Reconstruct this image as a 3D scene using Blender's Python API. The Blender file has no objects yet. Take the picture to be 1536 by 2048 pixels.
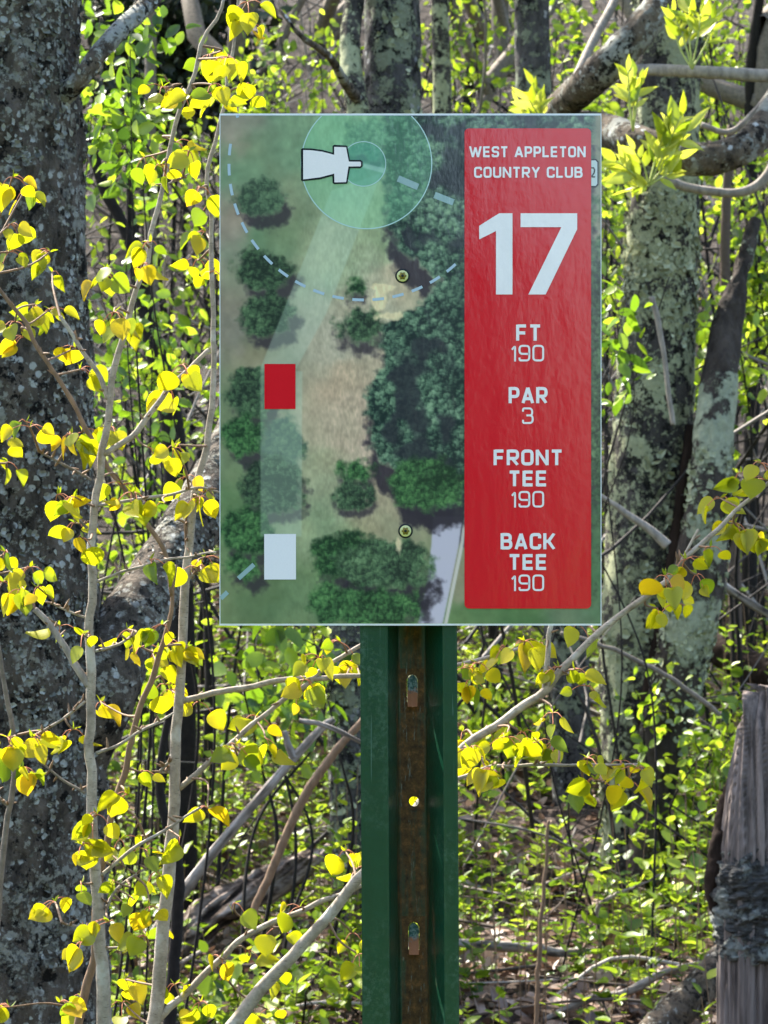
import bpy, math, random
import numpy as np
from mathutils import Vector

# ------------------------------------------------------------------ camera, sky, sun, exposure
SC = bpy.context.scene
COL = SC.collection
CAM_H = 1.30          # camera height above the fairway
F_PX = 6000.0         # focal length in photo pixels (photo 1536 x 2048)
D_SIGN = 2.40         # distance camera -> sign face
EXPOSURE = 2.2
SUN_EL, SUN_AZ = 50.0, -38.0      # azimuth from +Y towards +X

cam_d = bpy.data.cameras.new("camera")
cam = bpy.data.objects.new("camera", cam_d)
COL.objects.link(cam)
cam.location = (0, -D_SIGN, CAM_H)
cam.rotation_euler = (math.radians(90), 0, 0)
cam_d.sensor_fit = 'VERTICAL'
cam_d.sensor_height = 36.0
cam_d.sensor_width = 27.0
cam_d.lens = 36.0 * F_PX / 2048.0
cam_d.clip_start = 0.05
cam_d.clip_end = 1000
cam_d.dof.use_dof = True
cam_d.dof.focus_distance = 2.5
cam_d.dof.aperture_fstop = 38.0
SC.camera = cam

world = bpy.data.worlds.new("World")
SC.world = world
world.use_nodes = True
wn = world.node_tree
for n in list(wn.nodes):
    wn.nodes.remove(n)
sky = wn.nodes.new("ShaderNodeTexSky")
sky.sky_type = 'NISHITA'
sky.sun_disc = False
sky.sun_elevation = math.radians(SUN_EL)
sky.sun_rotation = math.radians(SUN_AZ)
sky.air_density = 1.0
sky.dust_density = 2.5
sky.ozone_density = 1.3
bg = wn.nodes.new("ShaderNodeBackground")
bg.inputs["Strength"].default_value = 0.15
wo = wn.nodes.new("ShaderNodeOutputWorld")
wn.links.new(sky.outputs[0], bg.inputs[0])
wn.links.new(bg.outputs[0], wo.inputs[0])

sd = bpy.data.lights.new("sun", 'SUN')
sd.energy = 5.0
sd.angle = math.radians(0.5)
sd.color = (1.0, 0.95, 0.86)
sun = bpy.data.objects.new("sun", sd)
COL.objects.link(sun)
_el, _az = math.radians(SUN_EL), math.radians(SUN_AZ)
SUN_DIR = Vector((math.sin(_az) * math.cos(_el), math.cos(_az) * math.cos(_el), math.sin(_el)))
sun.rotation_euler = SUN_DIR.to_track_quat('Z', 'Y').to_euler()
sun.location = SUN_DIR * 30

SC.view_settings.view_transform = 'Standard'
SC.view_settings.look = 'None'
SC.view_settings.exposure = EXPOSURE
SC.view_settings.gamma = 1.0
SC.cycles.max_bounces = 6
SC.cycles.diffuse_bounces = 3
SC.cycles.transmission_bounces = 4
SC.cycles.transparent_max_bounces = 6

random.seed(7)
R = np.random.RandomState(11)

# ------------------------------------------------------------------ helpers
def P(x, y, d):
    """photo pixel at distance d from the camera -> world point"""
    return np.array(((x - 768.0) / F_PX * d, d - D_SIGN, CAM_H - (y - 1024.0) / F_PX * d))

def Pn(x, y, d):
    x = np.asarray(x, float); y = np.asarray(y, float); d = np.asarray(d, float)
    return np.stack([(x - 768.0) / F_PX * d, d - D_SIGN, CAM_H - (y - 1024.0) / F_PX * d], -1)

def _hash(ix, iy, iz, seed):
    with np.errstate(over='ignore'):
        n = (ix.astype(np.int64) * 374761393 + iy.astype(np.int64) * 668265263 + iz.astype(np.int64) * 1442695041 + seed * 1274126177) & 0xFFFFFFFF
        n = ((n ^ (n >> 13)) * 1274126177) & 0xFFFFFFFF
        n = ((n ^ (n >> 16)) * 2246822519) & 0xFFFFFFFF
        n = n ^ (n >> 13)
    return n.astype(np.float64) / 4294967295.0

def vnoise(p, seed=0):
    p = np.asarray(p, float)
    i = np.floor(p); f = p - i; f = f * f * (3 - 2 * f); i = i.astype(np.int64)
    out = 0
    for dx in (0, 1):
        wx = f[..., 0] if dx else 1 - f[..., 0]
        for dy in (0, 1):
            wy = f[..., 1] if dy else 1 - f[..., 1]
            for dz in (0, 1):
                wz = f[..., 2] if dz else 1 - f[..., 2]
                out = out + wx * wy * wz * _hash(i[..., 0] + dx, i[..., 1] + dy, i[..., 2] + dz, seed)
    return out

def fbm(p, octv=4, seed=0):
    p = np.asarray(p, float); a = 0.5; s = 0; t = 0
    for k in range(octv):
        s = s + a * vnoise(p, seed + k * 17); t += a; a *= 0.5; p = p * 2.03
    return s / t

_GD = np.array([-40, 0, 2.4, 4, 5, 6, 7.5, 10, 12, 14, 17, 20, 26, 40, 120], float)
_GZ = np.array([-1.6, -1.32, -1.30, -1.22, -1.12, -1.0, -0.86, -0.45, 0.02, 0.62, 1.85, 3.25, 5.3, 8.5, 9.5], float)
def ground_z(X, Y):
    X = np.asarray(X, float); Y = np.asarray(Y, float)
    d = Y + D_SIGN
    z = np.interp(d, _GD, _GZ) + CAM_H
    z = z - np.clip(X, 0, 20) * np.clip((d - 9) / 10, 0, 1) * 0.10
    q = np.stack([X, Y, X * 0], -1)
    amp = np.clip((d - 2.5) / 3, 0.05, 1)
    return z + (fbm(q * 0.9, 3, 5) - 0.5) * 0.22 * amp + (fbm(q * 4, 2, 9) - 0.5) * 0.07 * amp

ORG = {}      # world origin of every thing, shared by its parts
class MB:
    def __init__(s):
        s.v = []; s.q = []; s.t = []; s.a = []; s.c = []; s.n = 0; s.ng = []
    def add(s, v, q=None, t=None, a=None, c=None):
        v = np.asarray(v, float).reshape(-1, 3)
        s.v.append(v)
        if q is not None and len(q): s.q.append(np.asarray(q, np.int64).reshape(-1, 4) + s.n)
        if t is not None and len(t): s.t.append(np.asarray(t, np.int64).reshape(-1, 3) + s.n)
        s.a.append(np.full(len(v), 0.5) if a is None else np.broadcast_to(np.asarray(a, float), (len(v),)).copy())
        s.c.append(np.ones((len(v), 3)) if c is None else np.asarray(c, float))
        s.n += len(v)
        return s
    def poly(s, pts, a=0.5):
        pts = np.asarray(pts, float); k = s.n
        s.v.append(pts); s.a.append(np.full(len(pts), a)); s.c.append(np.ones((len(pts), 3))); s.n += len(pts)
        s.ng.append(list(range(k, k + len(pts))))
        return s
    def box(s, lo, hi, a=0.5):
        x0, y0, z0 = lo; x1, y1, z1 = hi
        v = [(x0, y0, z0), (x1, y0, z0), (x1, y1, z0), (x0, y1, z0), (x0, y0, z1), (x1, y0, z1), (x1, y1, z1), (x0, y1, z1)]
        return s.add(v, [(0, 3, 2, 1), (4, 5, 6, 7), (0, 1, 5, 4), (1, 2, 6, 5), (2, 3, 7, 6), (3, 0, 4, 7)], a=a)
    def build(s, name, m, parent=None, smooth=True, origin=None, color=False):
        V = np.concatenate(s.v) if s.v else np.zeros((0, 3))
        org = np.zeros(3)
        if parent is not None: org = np.array(ORG.get(parent.name, (0, 0, 0)), float)
        elif origin is not None: org = np.array(origin, float)
        V = V - org
        Q = np.concatenate(s.q) if s.q else np.zeros((0, 4), np.int64)
        T = np.concatenate(s.t) if s.t else np.zeros((0, 3), np.int64)
        ngl = [len(g) for g in s.ng]
        loops = np.concatenate([Q.ravel(), T.ravel(), np.array([i for g in s.ng for i in g], np.int64)]).astype(np.int32)
        tot = np.concatenate([np.full(len(Q), 4), np.full(len(T), 3), np.array(ngl, np.int64)]).astype(np.int32)
        start = np.concatenate([[0], np.cumsum(tot)[:-1]]).astype(np.int32) if len(tot) else np.zeros(0, np.int32)
        me = bpy.data.meshes.new(name)
        me.vertices.add(len(V)); me.vertices.foreach_set("co", V.ravel().astype(np.float32))
        me.loops.add(len(loops)); me.loops.foreach_set("vertex_index", loops)
        me.polygons.add(len(tot)); me.polygons.foreach_set("loop_start", start); me.polygons.foreach_set("loop_total", tot)
        me.polygons.foreach_set("use_smooth", np.full(len(tot), bool(smooth)))
        at = me.attributes.new("tint", 'FLOAT', 'POINT')
        at.data.foreach_set("value", np.concatenate(s.a).astype(np.float32))
        if color:
            ca = me.attributes.new("print_color", 'FLOAT_COLOR', 'POINT')
            cc = np.concatenate(s.c); cc = np.concatenate([cc, np.ones((len(cc), 1))], 1)
            ca.data.foreach_set("color", cc.ravel().astype(np.float32))
        me.update(calc_edges=True); me.validate()
        me.materials.append(m)
        o = bpy.data.objects.new(name, me)
        COL.objects.link(o)
        if parent is not None: o.parent = parent
        else: o.location = org
        ORG[o.name] = org
        return o

def tag(o, label=None, cat=None, group=None, kind=None):
    if label: o["label"] = label
    if cat: o["category"] = cat
    if group: o["group"] = group
    if kind: o["kind"] = kind
    return o

def thing(name, label, cat, base, group=None):
    o = bpy.data.objects.new(name, None)
    COL.objects.link(o)
    base = [float(b) for b in base]
    o.location = base
    ORG[o.name] = base
    o.empty_display_size = 0.1
    return tag(o, label, cat, group)

def crom(pts, n):
    """Catmull-Rom resample of rows (any number of columns) to n rows, by arc length"""
    pts = np.asarray(pts, float)
    if len(pts) == 2:
        t = np.linspace(0, 1, n)[:, None]
        return pts[0] * (1 - t) + pts[1] * t
    e = np.vstack([2 * pts[0] - pts[1], pts, 2 * pts[-1] - pts[-2]])
    fine = []
    for i in range(len(pts) - 1):
        p0, p1, p2, p3 = e[i:i + 4]
        t = np.linspace(0, 1, 12, endpoint=False)[:, None]
        fine.append(0.5 * ((2 * p1) + (-p0 + p2) * t + (2 * p0 - 5 * p1 + 4 * p2 - p3) * t ** 2 + (-p0 + 3 * p1 - 3 * p2 + p3) * t ** 3))
    fine.append(pts[-1:]); fine = np.vstack(fine)
    L = np.concatenate([[0], np.cumsum(np.linalg.norm(np.diff(fine[:, :3], axis=0), axis=1))])
    s = np.linspace(0, L[-1], n)
    return np.stack([np.interp(s, L, fine[:, k]) for k in range(fine.shape[1])], 1)

def tube(mb, pr, seg=8, n=None, disp=None, a=0.5, wob=0.0, cap=True):
    """pr: rows x,y,z,r. disp(points, ring_dir) -> added radius"""
    pr = np.asarray(pr, float)
    L = np.linalg.norm(np.diff(pr[:, :3], axis=0), axis=1).sum()
    if n is None: n = int(np.clip(L / max(pr[:, 3].mean() * 3, 0.006), 4, 60))
    c = crom(pr, n)
    if wob:
        k = np.linspace(0, L / max(wob * 6, 0.02), n)
        ph = R.rand(2) * 100
        c[:, 0] += (vnoise(np.stack([k, k * 0 + ph[0], k * 0], 1), 3) - 0.5) * wob
        c[:, 2] += (vnoise(np.stack([k, k * 0 + ph[1], k * 0], 1), 4) - 0.5) * wob
    T = np.gradient(c[:, :3], axis=0); T /= np.linalg.norm(T, axis=1)[:, None] + 1e-12
    ref = np.array([0, 1.0, 0]) if abs(T[0, 1]) < 0.9 else np.array([1.0, 0, 0])
    u = np.cross(T[0], ref); u /= np.linalg.norm(u)
    U = [u]
    for i in range(1, n):
        u = U[-1] - T[i] * np.dot(U[-1], T[i]); U.append(u / np.linalg.norm(u))
    U = np.array(U); W = np.cross(T, U)
    th = np.linspace(0, 2 * np.pi, seg, endpoint=False)
    ring = U[:, None, :] * np.cos(th)[None, :, None] + W[:, None, :] * np.sin(th)[None, :, None]
    rad = np.repeat(c[:, 3:4], seg, 1)
    pts = c[:, None, :3] + ring * rad[..., None]
    if disp is not None:
        pts = pts + ring * disp(pts, rad)[..., None]
    i = np.arange(n - 1)[:, None] * seg; j = np.arange(seg)[None, :]; j2 = (j + 1) % seg
    q = np.stack([i + j, i + j2, i + seg + j2, i + seg + j], -1).reshape(-1, 4)
    av = np.repeat(np.asarray(a).reshape(-1), 1)
    base = mb.n
    mb.add(pts.reshape(-1, 3), q, a=a)
    if cap:
        mb.ng.append([base + k for k in range(seg)][::-1])
        mb.ng.append([base + (n - 1) * seg + k for k in range(seg)])
    return c, ring, pts

def pxline(rows, d=None):
    """rows (x, y, r_px[, d]) -> rows x,y,z,r in metres"""
    out = []
    for r in rows:
        dd = r[3] if len(r) > 3 else d
        out.append(list(P(r[0], r[1], dd)) + [r[2] * dd / F_PX])
    return np.array(out)

def norm(v):
    v = np.asarray(v, float)
    return v / (np.linalg.norm(v, axis=-1, keepdims=True) + 1e-12)

def leaf_template(kind):
    if kind == 'aspen':
        y = np.array([0.0, .03, .12, .28, .45, .62, .76, .87, .94, 1.0]); w = np.array([.05, .26, .41, .49, .47, .38, .26, .13, .05, .004])
    elif kind == 'lance':
        y = np.array([0.0, .12, .3, .5, .7, .87, 1.0]); w = np.array([.02, .11, .18, .19, .13, .055, .003])
    elif kind == 'oval':
        y = np.array([0.0, .12, .35, .62, .85, 1.0]); w = np.array([.02, .2, .33, .32, .17, .01])
    else:
        y = np.array([0.0, .25, .65, 1.0]); w = np.array([.03, .3, .32, .02])
    k = len(y)
    v = []
    for yy, ww in zip(y, w):
        sag = -0.16 * yy * yy
        v += [(-ww, yy, 0.14 * ww + sag), (0, yy, -0.05 * (1 if 0 < yy < 1 else 0) + sag), (ww, yy, 0.14 * ww + sag)]
    q = []
    for i in range(k - 1):
        b = i * 3
        q += [(b, b + 1, b + 4, b + 3), (b + 1, b + 2, b + 5, b + 4)]
    return np.array(v), np.array(q)
TPL = {k: leaf_template(k) for k in ('aspen', 'lance', 'oval', 'far')}

def leaves(mb, kind, pos, ydir, nrm, size, tint):
    tv, tq = TPL[kind]
    pos = np.asarray(pos, float).reshape(-1, 3); N = len(pos)
    if N == 0: return
    Yd = norm(ydir); Xd = norm(np.cross(Yd, norm(nrm))); Zd = np.cross(Xd, Yd)
    size = np.broadcast_to(np.asarray(size, float), (N,))
    bend = (0.5 + (3.4 if kind == 'aspen' else 1.6) * R.rand(N) ** 1.6)[:, None]; wid = .72 + .40 * R.rand(N)[:, None]; skew = .22 * R.randn(N)[:, None]
    V = pos[:, None, :] + size[:, None, None] * (((tv[None, :, 0] * wid + skew * tv[None, :, 1] ** 2))[..., None] * Xd[:, None, :] + tv[None, :, 1:2] * Yd[:, None, :] + (tv[None, :, 2] * bend)[..., None] * Zd[:, None, :])
    q = (tq[None] + (np.arange(N) * len(tv))[:, None, None]).reshape(-1, 4)
    mb.add(V.reshape(-1, 3), q, a=np.repeat(np.broadcast_to(np.asarray(tint, float), (N,)), len(tv)))

def rnd_dirs(N):
    return norm(R.randn(N, 3))

# ------------------------------------------------------------------ materials
def srgb(*c):
    c = np.asarray(c, float) / 255.0
    return tuple(np.where(c <= 0.04045, c / 12.92, ((c + 0.055) / 1.055) ** 2.4))

class NT:
    def __init__(s, name):
        s.m = bpy.data.materials.new(name); s.m.use_nodes = True
        s.t = s.m.node_tree
        for n in list(s.t.nodes): s.t.nodes.remove(n)
        s.out = s.new("ShaderNodeOutputMaterial")
    def new(s, typ, **kw):
        n = s.t.nodes.new(typ)
        for k, v in kw.items(): setattr(n, k, v)
        return n
    def link(s, a, b): s.t.links.new(a, b)
    def put(s, sock, v):
        if isinstance(v, bpy.types.NodeSocket): s.link(v, sock)
        elif isinstance(v, (tuple, list)) and len(v) == 3 and sock.type == 'RGBA': sock.default_value = (*v, 1)
        else: sock.default_value = v
    def coord(s, scale=(1, 1, 1)):
        c = s.new("ShaderNodeTexCoord"); m = s.new("ShaderNodeMapping")
        m.inputs["Scale"].default_value = scale
        s.link(c.outputs["Object"], m.inputs["Vector"]); return m.outputs[0]
    def noise(s, vec, scale, detail=4, rough=.6):
        n = s.new("ShaderNodeTexNoise"); s.link(vec, n.inputs["Vector"])
        n.inputs["Scale"].default_value = scale; n.inputs["Detail"].default_value = detail; n.inputs["Roughness"].default_value = rough
        return n.outputs[0]
    def voro(s, vec, scale, feature='F1', out=0, rnd=1.0):
        n = s.new("ShaderNodeTexVoronoi", feature=feature); s.link(vec, n.inputs["Vector"])
        n.inputs["Scale"].default_value = scale; n.inputs["Randomness"].default_value = rnd
        return n.outputs[out]
    def ramp(s, f, stops, const=False):
        n = s.new("ShaderNodeValToRGB"); e = n.color_ramp.elements
        if const: n.color_ramp.interpolation = 'CONSTANT'
        while len(e) < len(stops): e.new(0.5)
        for el, (p, c) in zip(e, stops):
            el.position = p
            el.color = (c, c, c, 1) if isinstance(c, (int, float)) else (*c, 1)
        s.link(f, n.inputs[0]); return n.outputs[0]
    def mix(s, f, a, b):
        n = s.new("ShaderNodeMix", data_type='RGBA')
        s.put(n.inputs[0], f); s.put(n.inputs[6], a); s.put(n.inputs[7], b); return n.outputs[2]
    def math(s, op, a, b=0.0):
        n = s.new("ShaderNodeMath", operation=op); s.put(n.inputs[0], a); s.put(n.inputs[1], b); return n.outputs[0]
    def attr(s, name, color=False):
        n = s.new("ShaderNodeAttribute"); n.attribute_name = name
        return n.outputs["Color"] if color else n.outputs["Fac"]
    def bump(s, h, strength=.5, dist=.01, nrm=None):
        n = s.new("ShaderNodeBump"); n.inputs["Strength"].default_value = strength; n.inputs["Distance"].default_value = dist
        s.link(h, n.inputs["Height"])
        if nrm is not None: s.link(nrm, n.inputs["Normal"])
        return n.outputs[0]
    def princ(s, col, rough=.8, spec=.3, normal=None, metal=0.0, coat=0.0):
        n = s.new("ShaderNodeBsdfPrincipled")
        s.put(n.inputs["Base Color"], col); s.put(n.inputs["Roughness"], rough)
        n.inputs["Specular IOR Level"].default_value = spec; n.inputs["Metallic"].default_value = metal
        if coat:
            n.inputs["Coat Weight"].default_value = coat; n.inputs["Coat Roughness"].default_value = 0.08
            if normal is not None: s.link(normal, n.inputs["Coat Normal"])
        if normal is not None: s.link(normal, n.inputs["Normal"])
        s.link(n.outputs[0], s.out.inputs[0]); return s.m

def mat_leaf(name, cols, trans=0.6, gloss=0.06, vein=True):
    k = NT(name)
    c = k.ramp(k.attr("tint"), [(i / (len(cols) - 1), col) for i, col in enumerate(cols)])
    n = k.noise(k.coord(), 90, 3)
    c2 = k.mix(k.ramp(n, [(.35, 0.0), (.7, 0.35)]), c, k.mix(0.5, c, cols[0]))
    d = k.new("ShaderNodeBsdfDiffuse"); k.link(c2, d.inputs[0])
    t = k.new("ShaderNodeBsdfTranslucent"); k.link(c2, t.inputs[0])
    m = k.new("ShaderNodeMixShader"); m.inputs[0].default_value = trans
    k.link(d.outputs[0], m.inputs[1]); k.link(t.outputs[0], m.inputs[2])
    g = k.new("ShaderNodeBsdfGlossy"); g.inputs["Roughness"].default_value = 0.38; g.inputs[0].default_value = (1, 1, 1, 1)
    m2 = k.new("ShaderNodeMixShader"); m2.inputs[0].default_value = gloss
    k.link(m.outputs[0], m2.inputs[1]); k.link(g.outputs[0], m2.inputs[2])
    k.link(m2.outputs[0], k.out.inputs[0])
    return k.m

def mat_bark(name, dark, mid, lich, scale=40, stretch=.35, patch=(5, .48, .56), spots=(60, .25), spotcol=(.42, .43, .41), bump=.7, fine=1.0, moss=None, lace=None):
    k = NT(name)
    v = k.coord((1, 1, stretch)); w = k.coord()
    n1 = k.noise(v, scale, 8, .7)
    c = k.ramp(n1, [(.32, dark), (.52, mid), (.72, tuple(min(1, x * 1.7) for x in mid))])
    # lichen patches with ragged edges
    pn = k.math('ADD', k.noise(w, patch[0], 3, .5), k.math('MULTIPLY', k.math('SUBTRACT', k.noise(w, patch[0] * 9, 6, .75), .5), .45))
    pm = k.ramp(pn, [(patch[1], 0.0), (patch[2], 1.0)])
    lc = k.mix(k.noise(w, scale * 3, 4), tuple(x * .55 for x in lich), tuple(min(1, x * 1.35) for x in lich))
    c = k.mix(pm, c, lc)
    if spots:
        vd = k.math('ADD', k.voro(w, spots[0]), k.math('MULTIPLY', k.math('SUBTRACT', k.noise(w, spots[0] * 3, 3), .5), .35))
        sm = k.math('MULTIPLY', k.ramp(vd, [(spots[1], 1.0), (spots[1] + .06, 0.0)]), k.ramp(k.noise(w, spots[0] * .35, 2), [(.48, 0.0), (.56, 1.0)]))
        c = k.mix(sm, c, spotcol)
    if lace:   # thin ragged lichen strands over everything, denser in patches
        ln = k.math('ADD', k.noise(w, lace[0], 5, .72), k.math('MULTIPLY', k.math('SUBTRACT', k.noise(w, lace[0] * .12, 3), .5), lace[2]))
        c = k.mix(k.ramp(ln, [(lace[1], 0.0), (lace[1] + .05, .9)]), c, k.mix(k.noise(w, lace[0] * 2, 3), tuple(x * .6 for x in lich), tuple(x * 1.25 for x in lich)))
        dn = k.math('ADD', k.noise(w, lace[0] * .8, 4, .7), k.math('MULTIPLY', k.math('SUBTRACT', k.noise(w, lace[0] * .15, 2), .5), .3))
        c = k.mix(k.ramp(dn, [(.39, .95), (.45, 0.0)]), c, tuple(x * .5 for x in dark))
    if moss:
        c = k.mix(k.ramp(k.noise(w, 3.1, 4), [(.5, 0.0), (.62, .8)]), c, moss)
    hb = k.math('ADD', n1, k.math('MULTIPLY', k.noise(w, scale * 2.6, 5, .7), .7))
    hb = k.math('ADD', hb, k.math('MULTIPLY', pm, .25))
    return k.princ(c, .92, .15, k.bump(hb, bump, .012))

def mat_plain(name, col, var=.3, scale=60, rough=.85, bump=.3, spec=.2, stretch=1.0):
    k = NT(name); v = k.coord((1, 1, stretch))
    n = k.noise(v, scale, 5, .65)
    c = k.ramp(n, [(.3, tuple(x * (1 - var) for x in col)), (.7, tuple(min(1, x * (1 + var)) for x in col))])
    return k.princ(c, rough, spec, k.bump(n, bump, .004))

M = {}
M['aspen'] = mat_leaf('aspen_leaf', [(.14, .21, .006), (.34, .35, .003), (.46, .39, .003), (.50, .33, .004)], .62, .02)
M['aspen_pale'] = mat_leaf('ash_leaflet', [(.20, .28, .012), (.40, .46, .02), (.56, .57, .08)], .5, .03)
M['green'] = mat_leaf('green_leaf', [(.035, .08, .006), (.14, .25, .010), (.34, .44, .022)], .55, .03)
M['fargreen'] = mat_leaf('far_leaf', [(.055, .105, .008), (.22, .33, .012), (.45, .53, .035)], .55, .025)
M['cover'] = mat_leaf('cover_leaf', [(.045, .09, .007), (.17, .26, .011), (.36, .44, .03)], .5, .022)
M['shade_ever'] = mat_leaf('shaded_evergreen_leaf', [(.006, .010, .005), (.012, .022, .008), (.03, .05, .014)], .15, .04)  # near-black: the shade of a hollow is put into the leaf colour
M['litter'] = mat_leaf('dead_leaf', [(.045, .022, .012), (.17, .10, .065), (.40, .285, .215)], .15, .05)
def mat_sapling():
    k = NT('pale_sapling_bark'); w = k.coord(); h = k.coord((1, 1, 5))
    c = k.ramp(k.noise(w, 70, 5, .7), [(.3, (.16, .13, .095)), (.55, (.29, .245, .19)), (.75, (.40, .35, .29))])
    c = k.mix(k.ramp(k.noise(h, 150, 2), [(.62, 0.0), (.70, .75)]), c, (.07, .055, .04))
    c = k.mix(k.ramp(k.noise(w, 32, 3), [(.58, 0.0), (.66, .6)]), c, (.42, .40, .35))
    return k.princ(c, .8, .15, k.bump(k.noise(w, 260, 4), .4, .002))
M['stem'] = mat_sapling()
M['brownstem'] = mat_plain('brown_sapling_bark', (.17, .105, .06), .35, 120, .7, .25, .25, .4)
M['darkstem'] = mat_plain('dark_twig_bark', (.014, .011, .009), .4, 90, .85, .3)
M['petiole'] = mat_plain('red_petiole', (.42, .15, .07), .3, 200, .6, .1)
M['deadwood'] = mat_plain('grey_dead_wood', (.26, .225, .19), .4, 90, .85, .5, .12, .25)
M['twiggrey'] = mat_plain('grey_twig_bark', (.15, .125, .10), .4, 100, .85, .3)
M['bark_left'] = mat_bark('lichen_bark_grey', (.009, .008, .006), (.098, .080, .062), (.27, .265, .22), 36, .4, (11, .64, .68), (62, .28), (.42, .43, .40), 1.2, lace=(66, .535, .45))
M['bark_right'] = mat_bark('lichen_bark_green', (.02, .018, .017), (.06, .053, .046), (.32, .335, .20), 30, .4, (10, .50, .53), None, bump=1.0, lace=(55, .53, .4))
M['bark_mid'] = mat_bark('lichen_bark_mottled', (.014, .013, .013), (.075, .070, .068), (.20, .22, .15), 30, .4, (9, .56, .59), (30, .18), (.30, .30, .30), 1.0, lace=(50, .56, .35))
M['bark_limb'] = mat_bark('smooth_limb_bark', (.02, .016, .013), (.105, .082, .060), (.27, .27, .235), 36, .8, (10, .56, .60), (40, .2), (.42, .43, .42), .7, lace=(60, .57, .4))
def mat_streak(name, stops):
    k = NT(name); w = k.coord()
    c = k.ramp(k.attr("tint"), stops)
    c = k.mix(k.ramp(k.noise(w, 90, 4), [(.4, 0.0), (.7, .5)]), c, k.mix(.5, c, (.03, .025, .02)))
    return k.princ(c, .9, .12, k.bump(k.noise(w, 220, 4), .4, .003))
M['deadbark'] = mat_streak('weathered_log', [(.15, (.012, .008, .006)), (.45, (.085, .060, .046)), (.7, (.20, .155, .125)), (.95, (.34, .29, .25))])
M['streakwood'] = mat_streak('streaked_dead_wood', [(.05, (.05, .040, .033)), (.4, (.20, .17, .14)), (.75, (.30, .265, .23)), (1.0, (.42, .385, .35))])

# ================================================================== SETTING: ground
def build_ground():
    xs = np.concatenate([np.linspace(-120, -9, 14), np.linspace(-8, -2.2, 24), np.linspace(-2.1, 2.1, 110), np.linspace(2.2, 8, 24), np.linspace(9, 120, 14)])
    ys = np.concatenate([np.linspace(-120, -6, 14), np.linspace(-5, 2.5, 20), np.linspace(2.6, 9, 150), np.linspace(9.2, 24, 70), np.linspace(25, 180, 20)])
    X, Y = np.meshgrid(xs, ys, indexing='ij')
    Z = ground_z(X, Y)
    nx, ny = X.shape
    i = np.arange(nx - 1)[:, None] * ny; j = np.arange(ny - 1)[None, :]
    q = np.stack([i + j, i + ny + j, i + ny + j + 1, i + j + 1], -1).reshape(-1, 4)
    k = NT('woodland_floor')
    w = k.coord()
    n1 = k.noise(w, 9, 8, .7); n2 = k.noise(w, 55, 5, .7); n3 = k.voro(w, 26, out=1)
    c = k.ramp(n1, [(.3, (.016, .011, .008)), (.5, (.06, .042, .032)), (.7, (.17, .13, .105))])
    c = k.mix(.45, c, k.ramp(n2, [(.35, (.022, .016, .013)), (.6, (.13, .10, .085)), (.75, (.30, .25, .22))]))
    sx = k.new("ShaderNodeSeparateXYZ"); k.link(w, sx.inputs[0])
    far = k.ramp(k.math('MULTIPLY', sx.outputs[1], 1 / 20.0), [(.30, 0.0), (.5, 1.0)])
    c = k.mix(k.math('MULTIPLY', far, .75), c, k.ramp(n1, [(.36, (.006, .005, .004)), (.56, (.045, .038, .030)), (.74, (.25, .215, .185))]))
    lawn = k.ramp(k.math('ADD', k.math('MULTIPLY', sx.outputs[1], .2), .5), [(.3, 1.0), (.62, 0.0)])
    c = k.mix(lawn, c, k.ramp(n2, [(.3, (.05, .09, .02)), (.7, (.12, .17, .045))]))
    m = k.princ(c, .95, .1, k.bump(k.math('ADD', n1, n2), .9, .03))
    mb = MB(); mb.add(np.stack([X, Y, Z], -1).reshape(-1, 3), q)
    g = mb.build('ground', m)
    tag(g, 'brown leaf covered bank rising into the woods behind the sign', 'ground', kind='structure')
build_ground()

# ================================================================== THE TEE SIGN
MM = 4e-4   # metres per photo pixel on the sign face
def S(x, y, off=0.0):
    return ((x - 768.0) * MM, -off, CAM_H - (y - 1024.0) * MM)

def mat_print(name, col=None, bump_s=.06):
    """glossy laminated print; colour from the printed colours or one ink"""
    k = NT(name); w = k.coord()
    c = k.attr("print_color", True) if col is None else col
    if col is not None:
        c = k.mix(k.ramp(k.noise(w, 700, 3), [(.35, 0.0), (.7, .12)]), col, tuple(x * .7 for x in col))
    wv = k.coord((1, 1, .45))
    h = k.math('ADD', k.math('ADD', k.math('MULTIPLY', k.noise(wv, 45, 3, .5), 1.0), k.math('MULTIPLY', k.noise(w, 170, 2, .5), .17)), k.math('MULTIPLY', k.noise(wv, 420, 3, .6), .13))
    return k.princ(c, .12, .6, k.bump(h, bump_s, .004))

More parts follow.
